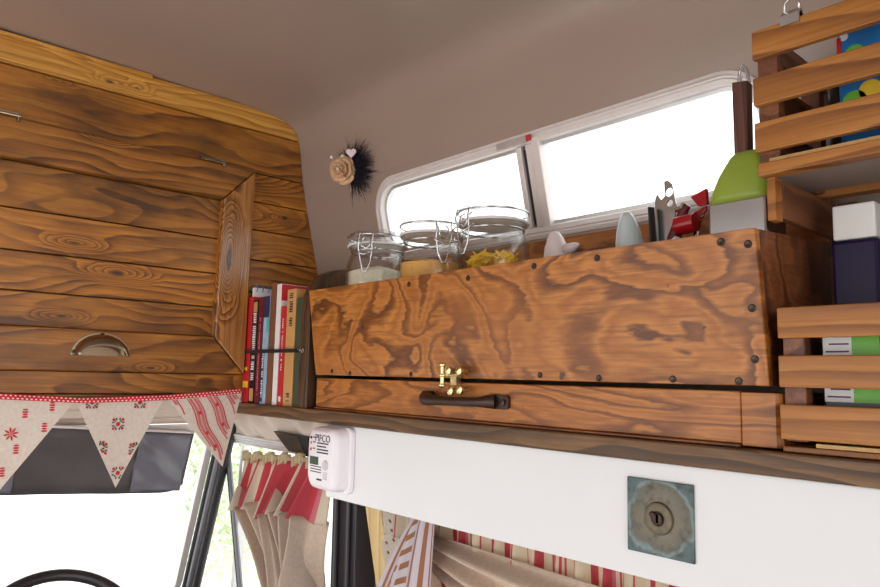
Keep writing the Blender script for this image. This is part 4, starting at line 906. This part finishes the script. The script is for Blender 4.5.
def pennant(xl, xr, xt, zt, motif, curve=0.0):
    mb = MB()
    def P(u, v, off=0):
        xa, xb = xl + (xt - xl) * v, xr + (xt - xr) * v; x = xa + (xb - xa) * u
        ztop = tape_z(xl + (xr - xl) * u) ; z = ztop + (zt - ztop) * v
        return Vector((x, pen_y(x, z) + off - curve * math.sin(u * PI) * (1 - v), z))
    mb.grid(lambda u, v: P(u, v * .995), 16, 20)
    def Q(x, z):                       # world x,z on the cloth front
        u = min(1, max(0, (x - xl) / (xr - xl))); return Vector((x, pen_y(x, z) - .0012 - curve * math.sin(u * PI) * .9, z))
    def inside(x, z, m=.002):
        zt0 = tape_z(x); v = (zt0 - z) / (zt0 - zt)
        return 0 <= v < 1 and xl + (xt - xl) * v + m < x < xr + (xt - xr) * v - m
    def poly(pts, c):
        if all(inside(*p) for p in pts): mb.cur = c; mb.add([Q(*p) for p in pts], [tuple(range(len(pts)))])
    def dot(x, z, r, c, ax=1.0, az=1.0, ang=0.0):
        poly([(x + r * (ax * math.cos(k * PI / 5) * math.cos(ang) - az * math.sin(k * PI / 5) * math.sin(ang)), z + r * (ax * math.cos(k * PI / 5) * math.sin(ang) + az * math.sin(k * PI / 5) * math.cos(ang))) for k in range(10)], c)
    motif(poly, dot, P, mb, Q)
    build('pennant', mb, ['pennant', 'pen_red', 'pen_green', 'pen_rose'], bun, label=None)
    return mb
def flake(dot, x, z, s=.0115):
    for k in range(8): a = k * PI / 4 + .2; dot(x + s * .6 * math.cos(a), z + s * .6 * math.sin(a), s * .42, 1, 1.0, .32, a)
    dot(x, z, s * .14, 1)
def tree(dot, x, z):
    for i in range(4): dot(x, z + .0075 - i * .0042, .0034 + .0006 * (i % 2), 1, 1.25, .42)
def posy(dot, x, z, s=.0118):
    dot(x, z, s * .34, 1)
    for k in range(4):
        a = k * PI / 2 + PI / 4; dot(x + s * .98 * math.cos(a), z + s * .98 * math.sin(a), s * .22, 1); dot(x + s * .62 * math.cos(a), z + s * .62 * math.sin(a), s * .13, 2)
        for e in (-.33, .33): a2 = k * PI / 2 + e; dot(x + s * .80 * math.cos(a2), z + s * .80 * math.sin(a2), s * .17, 2, 1.3, .7, k * PI / 2)
def pxz(px, py): q = at(px, py, y=YPN); return q.x, q.z
def m1(poly, dot, P, mb, Q):
    flake(dot, *pxz(11, 434)); flake(dot, *pxz(-40, 430)); tree(dot, *pxz(25, 414)); tree(dot, *pxz(16, 450)); tree(dot, *pxz(2, 473)); tree(dot, *pxz(-30, 410)); tree(dot, *pxz(-10, 412)); tree(dot, *pxz(44, 428)); flake(dot, *pxz(-18, 460)); tree(dot, *pxz(52, 407))
def m2(poly, dot, P, mb, Q):
    for p in ((118, 424), (118, 473), (98, 447), (138, 448), (92, 402.5), (140, 402.5), (101, 449), (135, 449)): posy(dot, *pxz(*p))
def m3(poly, dot, P, mb, Q):
    mb.cur = 3
    for j, u0 in enumerate((-.46, -.2, .06, .32, .58, .84)):
        for i in range(14):
            for (du, w_, c) in ((-.062, .014, 1), (-.026, .034, 3), (.026, .034, 3), (.062, .014, 1)):
                def pt(v, e):
                    x = xl3 + (xr3 - xl3) * (u0 + du + e + .02 * math.sin(v * 11) + .46 * v); ztop = tape_z(x); z = ztop - .006 - v * .14
                    return x, z
                v0, v1 = i / 14, (i + 1) / 14
                poly([pt(v0, -w_ / 2), pt(v0, w_ / 2), pt(v1, w_ / 2), pt(v1, -w_ / 2)], c)
        for v in (.12 + .09 * (j % 2), .42 + .09 * (j % 2), .72): x = xl3 + (xr3 - xl3) * (u0 + .02 * math.sin(v * 11) + .46 * v); dot(x, tape_z(min(xr3, x)) - .006 - v * .14, .0038, 1)
pennant(at(-72, 400, y=YPN).x, at(75, 400, y=YPN).x, at(-4, 497, y=YPN).x, at(-4, 495, y=YPN).z, m1)
pennant(at(75, 400, y=YPN).x, at(164, 400, y=YPN).x, at(116, 488, y=YPN).x, at(116, 488, y=YPN).z, m2)
xl3, xr3 = at(166, 400, y=YPN).x, at(242, 395, y=YPN).x
pennant(xl3, xr3, at(223, 467, y=YPN).x, at(223, 467, y=YPN).z, m3, .002)
# ------------------------------------------------------------------ cab items
vis = thing('sun_visor', 'dark grey cloth visor across the top of the windscreen', 'visor', scr(.3, 1.24, .03))
def visp(x, z): return scr(x, z, .03) + Vector((0, 0, -.075 * (x - .70))) + Vector((0, .003 * math.sin(x * 22 + z * 9) + .002 * math.sin(x * 61), 0))
va = at(191, 436, y=1.83); vb = at(187, 493, y=1.86)
mb = MB(); out = []
r = .022
def vgrid(u, v):
    x = -.05 + (va.x + .05) * u; z0, z1 = 1.088, 1.246
    if u > .93: z0 = z0 + r * (1 - math.sqrt(max(0, 1 - ((u - .93) / .07) ** 2)))
    return visp(x, z0 + (z1 - z0) * v)
mb.grid(vgrid, 60, 6); build('cloth_panel', mb, 'visor', vis, smooth=True, solid=.004)
mb = MB(); mb.tube([visp(-.05 + (va.x + .05) * k / 30, 1.247) for k in range(31)], .004, 6); build('top_rod', mb, 'alu_white', vis, smooth=True)
# second thinner layer at the right end, glossier
for xa, xb in ((.635, va.x - .006), (.30, .375)):
    mb = MB(); mb.grid(lambda u, v: visp(xa + (xb - xa) * u, 1.093 + .148 * v) + Vector((0, -.006 - .004 * math.sin(u * 7 + v * 11) * math.sin(v * 3), 0)), 20, 20); build('clear_pocket', mb, 'pocket', vis, smooth=True, solid=.001, label='glossier grey pocket')
# steering wheel
wc = Vector((.395, 1.64, .800)); wn = Vector((0, -.72, .69)).normalized(); wu = Vector((0, .69, .72)); 
topp = at(50, 576, y=1.60)
wr = .148; wc = Vector((topp.x, topp.y, topp.z)) - wu * wr; wxv = Vector((1, 0, 0))
t = thing('steering_wheel', 'dark thin-rimmed steering wheel at the bottom left of the windscreen', 'steering wheel', wc)
build('rim', MB().tube([wc + wxv * wr * math.cos(a) + wu * wr * math.sin(a) for a in [2 * PI * k / 64 for k in range(64)]], .0115, 12, closed=True), 'dark_plastic', t, smooth=True)
build('hub', MB().lathe([(.001, .02), (.04, .018), (.05, .0), (.03, -.03), (.022, -.26)], wc - wn * .03, 24, wn), 'dark_plastic', t, smooth='auto')
for a in (0.1, PI - .1, 1.5 * PI): build('spoke', MB().tube([wc - wn * .03 + (wxv * math.cos(a) + wu * math.sin(a)) * .04, wc + (wxv * math.cos(a) + wu * math.sin(a)) * wr], [.012, .008], 8), 'dark_plastic', t, smooth='auto')
mb = MB(); mb.prism([(-.86, y, z) for y, z in ((1.80, .45), (1.72, .58), (1.74, .66), (1.82, .72), (2.0, .74), (2.03, .45))], (1.72, 0, 0))
setp(build('dashboard', mb, 'dark_plastic', origin=(0, 1.9, .45), bevel=.01), 'dark dashboard below the windscreen behind the steering wheel', 'dashboard')
# dark mirrored bracket above the left curtain
mb = MB(); P_ = [at(x, y, x=.838) for x, y in ((273, 431), (308, 437), (308, 457), (288, 451))]
mb.prism(P_, (.012, 0, 0)); mb.cur = 1; P_ = [at(x, y, x=.8365) for x, y in ((274, 432), (297, 437), (305, 456), (288, 450))]; mb.prism(P_, (.002, 0, 0))
setp(build('vent_flap', mb, ['black', 'nickel'], origin=(.84, 1.36, 1.25), bevel=.001), 'dark glossy flap set in the cream lining above the left curtain', 'flap')
# ------------------------------------------------------------------ left curtain
cl = thing('cab_curtain', 'gathered linen curtain with red striped heading beside the white alarm', 'curtain', (.82, 1.42, .70))
T0, T1 = Vector((.835, 1.655, 1.198)), Vector((.80, 1.215, 1.232))
def ctop(u): return T0 + (T1 - T0) * u
def folds(u, v, amp=.02): return amp * (math.sin(u * 2 * PI * 6.3 + .6 * math.sin(u * 9)) + .35 * math.sin(u * 2 * PI * 14 + 1))
def chead(u, v):
    p = ctop(u); z = p.z - .008 - (.098 + .02 * math.sin(u * 7 + 1) ** 2) * v
    return (p.x - .03 * v + folds(u, v, .008 + .020 * v), p.y + (1.36 - p.y) * .12 * v + (.013 + .006 * math.sin(u * 13)) * v * math.cos(u * 2 * PI * 6.3 + .6 * math.sin(u * 9)), z + .008 * math.sin(u * 23) * v)
mb = MB(); mb.grid(chead, 150, 12); build('striped_heading', mb, 'stripe2', cl, smooth=True, solid=.0015, label='red striped heading')
def ctape(u, v):
    p = ctop(u); return (p.x - .004 + .006 * math.sin(u * 2 * PI * 26), p.y, p.z + .005 + .005 * math.sin(u * 2 * PI * 6) - .022 * v)
mb = MB(); mb.grid(ctape, 220, 3); build('heading_tape', mb, 'tape', cl, smooth=True, solid=.001)
def cbody(u, v):
    p = Vector(chead(u, .93)); e = math.sin(min(1, v * 2.2) * PI / 2); yb = 1.37 - .12 * u; 
    y = p.y + (yb - p.y) * min(1, e * .9); z = p.z - .50 * v
    return (p.x + .006 + (.022 * min(1, v * 4)) * math.sin(u * 2 * PI * 4 + v * 1.5) + .008 * math.sin(u * 31 + v * 5) * min(1, v * 4), y + .016 * math.cos(u * 2 * PI * 4 + v * 2) * min(1, v * 3), z)
mb = MB(); mb.grid(cbody, 170, 30); build('cloth', mb, 'linen', cl, smooth=True, solid=.0015)
# dark door pillar, pale wood post
mb = MB(); mb.hexa([(.825, 1.150, .5), (.872, 1.150, .5), (.872, 1.230, .5), (.825, 1.230, .5), (.820, 1.150, 1.23), (.872, 1.150, 1.23), (.872, 1.232, 1.23), (.820, 1.232, 1.23)])
mb.tube([(.822, 1.212, .5), (.817, 1.214, 1.21)], .008, 8); mb.tube([(.822, 1.170, .5), (.817, 1.172, 1.21)], .006, 8)
struct('trim_6', mb, 'dark_plastic', origin=(.83, 1.19, .5), bevel=.003)
a, b = at(354, 503, x=.79), at(378, 600, x=.80); c_, d_ = at(369, 506, x=.79), at(393, 600, x=.80)
mb = MB(); mb.hexa([(.80, d_.y, b.z), (.83, d_.y, b.z), (.83, b.y, b.z), (.80, b.y, b.z), (.785, c_.y, 1.3128), (.83, c_.y, 1.3128), (.83, a.y + .004, 1.3128), (.785, a.y + .004, 1.3128)])
struct('trim_7', mb, 'post_wood', origin=(.81, 1.1, .95), bevel=.001)
# ------------------------------------------------------------------ right curtain
cr = thing('side_curtain', 'linen curtain with red striped heading swept sideways below the white fascia', 'curtain', (.80, .7, .9))
mb = MB()
def rhead(u, v):
    y = 1.062 - .86 * u; z = 1.195 - .072 * v - .004 * math.sin(u * 30)
    return (.800 + .006 * math.sin(u * 2 * PI * 22) * (.4 + v) + .003 * math.sin(u * 57), y, z)
mb.grid(rhead, 260, 6, uv=lambda u, v: (u * 1.9 + .12, v)); build('striped_heading', mb, 'stripe3', cr, smooth=True, solid=.0012, label='red striped heading')
mb = MB()
def rflat(u, v):
    y = 1.04 - .16 * u; return (.812 + .004 * math.sin(u * 9) + .008 * math.sin(v * 3), y - .03 * v * u, 1.20 - .30 * v)
mb.grid(rflat, 20, 14); build('flat_cloth', mb, 'linen', cr, smooth=True, solid=.0012)
def swag(s, tt):       # s along the sweep toward the camera, tt across the bundle
    g = Vector((.785, .885, 1.136)); e = Vector((.765, .18, 1.128))
    p = g + (e - g) * s; spread = .040 + .17 * s ** .8
    fo = .016 * math.sin(tt * 2 * PI * 3.2 + .5 * math.sin(s * 3)) * (1 - .3 * s) * min(1, s * 4 + .4)
    z = p.z + .010 - spread * tt - .004 * math.sin(s * PI) * (1 - tt)
    return (p.x + fo - .012 * math.sin(tt * PI) + .012 * tt, p.y + .05 * tt * (1 - s), z - .02 * math.sin(s * PI) * tt)
mb = MB(); mb.grid(swag, 40, 70); build('swept_cloth', mb, 'linen', cr, smooth=True, solid=.0015)
mb = MB(); mb.grid(lambda u, v: (.806 + .004 * math.sin(u * 20), .90 - .10 * u - .05 * v, 1.10 - .15 * v), 20, 10, uv=lambda u, v: (u * .5, v)); build('striped_panel', mb, 'stripe', cr, smooth=True, solid=.0012)
# lace edging
mb = MB(); l0, l1 = at(371, 508, x=.795), at(395, 600, x=.795)
lw = .058
def lp(s, t_): return Vector((.7955, l0.y - lw * t_ + (l1.y - l0.y) * s, 1.188 - s * .20))
ns, nt = 26, 5
for i in range(ns):
    for j in range(nt):
        s0, s1, t0, t1 = i / ns, (i + 1) / ns, j / nt, (j + 1) / nt; a_, b_, c2, d2 = lp(s0, t0), lp(s0, t1), lp(s1, t1), lp(s1, t0)
        if j in (1, 3) and (i + (j == 3)) % 2 == 0:
            m_ = (a_ + b_ + c2 + d2) / 4; k_ = [m_ + (q - m_) * .52 for q in (a_, b_, c2, d2)]
            k_[0], k_[2] = (k_[0] + k_[1]) / 2, (k_[2] + k_[3]) / 2
            V = [a_, b_, c2, d2] + [m_ + (a_ + b_ - 2 * m_) * .42, m_ + (b_ + c2 - 2 * m_) * .44, m_ + (c2 + d2 - 2 * m_) * .42, m_ + (d2 + a_ - 2 * m_) * .44]
            mb.add(V, [(0, 1, 4), (1, 5, 4), (1, 2, 5), (2, 6, 5), (2, 3, 6), (3, 7, 6), (3, 0, 7), (0, 4, 7)])
        else: mb.add([a_, b_, c2, d2], [(0, 1, 2, 3)])
build('lace_edging', mb, 'lace', cr, solid=.0012, label='pale cotton lace strip with punched holes')
# striped tea towel gathered at its top
tw = thing('tea_towel', 'brown and white striped tea towel hanging pinched at the top over the curtain', 'towel', (.75, .9, .9))
g0 = at(436, 524, x=.752)
def tow(y0, y1, x0_, fq, ph):
    def f_(u, v):
        w_ = v ** .7; ya = g0.y + .014 + (y0 - g0.y - .014) * w_; yb = g0.y - .014 + (y1 - g0.y + .014) * w_; y = ya + (yb - ya) * u
        return (x0_ + .006 * math.sin(u * fq + ph) * (.5 + .5 * v), y, 1.21 - .29 * v)
    return f_
mb = MB(); mb.grid(tow(1.06, .965, .757, 9, 0), 24, 24); build('towel_fold', mb, 'towel2', tw, smooth=True, solid=.002)
mb = MB(); mb.grid(tow(1.01, .90, .749, 7, 1), 24, 24, uv=lambda u, v: (u, v + .12 * u)); build('towel_fold', mb, 'towel', tw, smooth=True, solid=.002)
mb = MB(); mb.grid(tow(.935, .845, .741, 8, 2), 24, 24, uv=lambda u, v: (u * .7, v)); build('towel_fold', mb, 'towel2', tw, smooth=True, solid=.002)
# ------------------------------------------------------------------ light
wd = bpy.data.worlds.new('world'); sc.world = wd; wd.use_nodes = True; nt = wd.node_tree
bg = nt.nodes['Background']; tcw = nt.nodes.new('ShaderNodeTexCoord'); sx_ = nt.nodes.new('ShaderNodeSeparateXYZ'); nt.links.new(tcw.outputs['Generated'], sx_.inputs[0])
rp_ = nt.nodes.new('ShaderNodeValToRGB'); rp_.color_ramp.elements[0].position = .45; rp_.color_ramp.elements[0].color = (.90, .91, .87, 1); rp_.color_ramp.elements[1].position = .56; rp_.color_ramp.elements[1].color = (.98, .98, 1, 1)
mr = nt.nodes.new('ShaderNodeMapRange'); mr.inputs[1].default_value = -1; mr.inputs[2].default_value = 1; nt.links.new(sx_.outputs[2], mr.inputs[0]); nt.links.new(mr.outputs[0], rp_.inputs[0]); nt.links.new(rp_.outputs[0], bg.inputs[0])
bg.inputs[1].default_value = 3.2
def area(name, loc, target, size, sy, power, col=(1, 1, 1)):
    l = bpy.data.lights.new(name, 'AREA'); l.shape = 'RECTANGLE'; l.size = size; l.size_y = sy; l.energy = power; l.color = col
    o = bpy.data.objects.new(name, l); C.objects.link(o); o.location = loc; o.rotation_euler = (Vector(target) - Vector(loc)).to_track_quat('-Z', 'Y').to_euler(); return o
area('ceiling_fill_light', (-1.5, -.2, .6), (.3, .8, 2.0), 1.6, 1.0, 14, (1, .98, .96))  # added fill lamp aimed up at the ceiling, like daylight bounced off the ground
sc.view_settings.view_transform = 'Standard'; sc.view_settings.look = 'None'; sc.view_settings.gamma = 1; sc.view_settings.use_curve_mapping = False
sc.view_settings.exposure = -.35
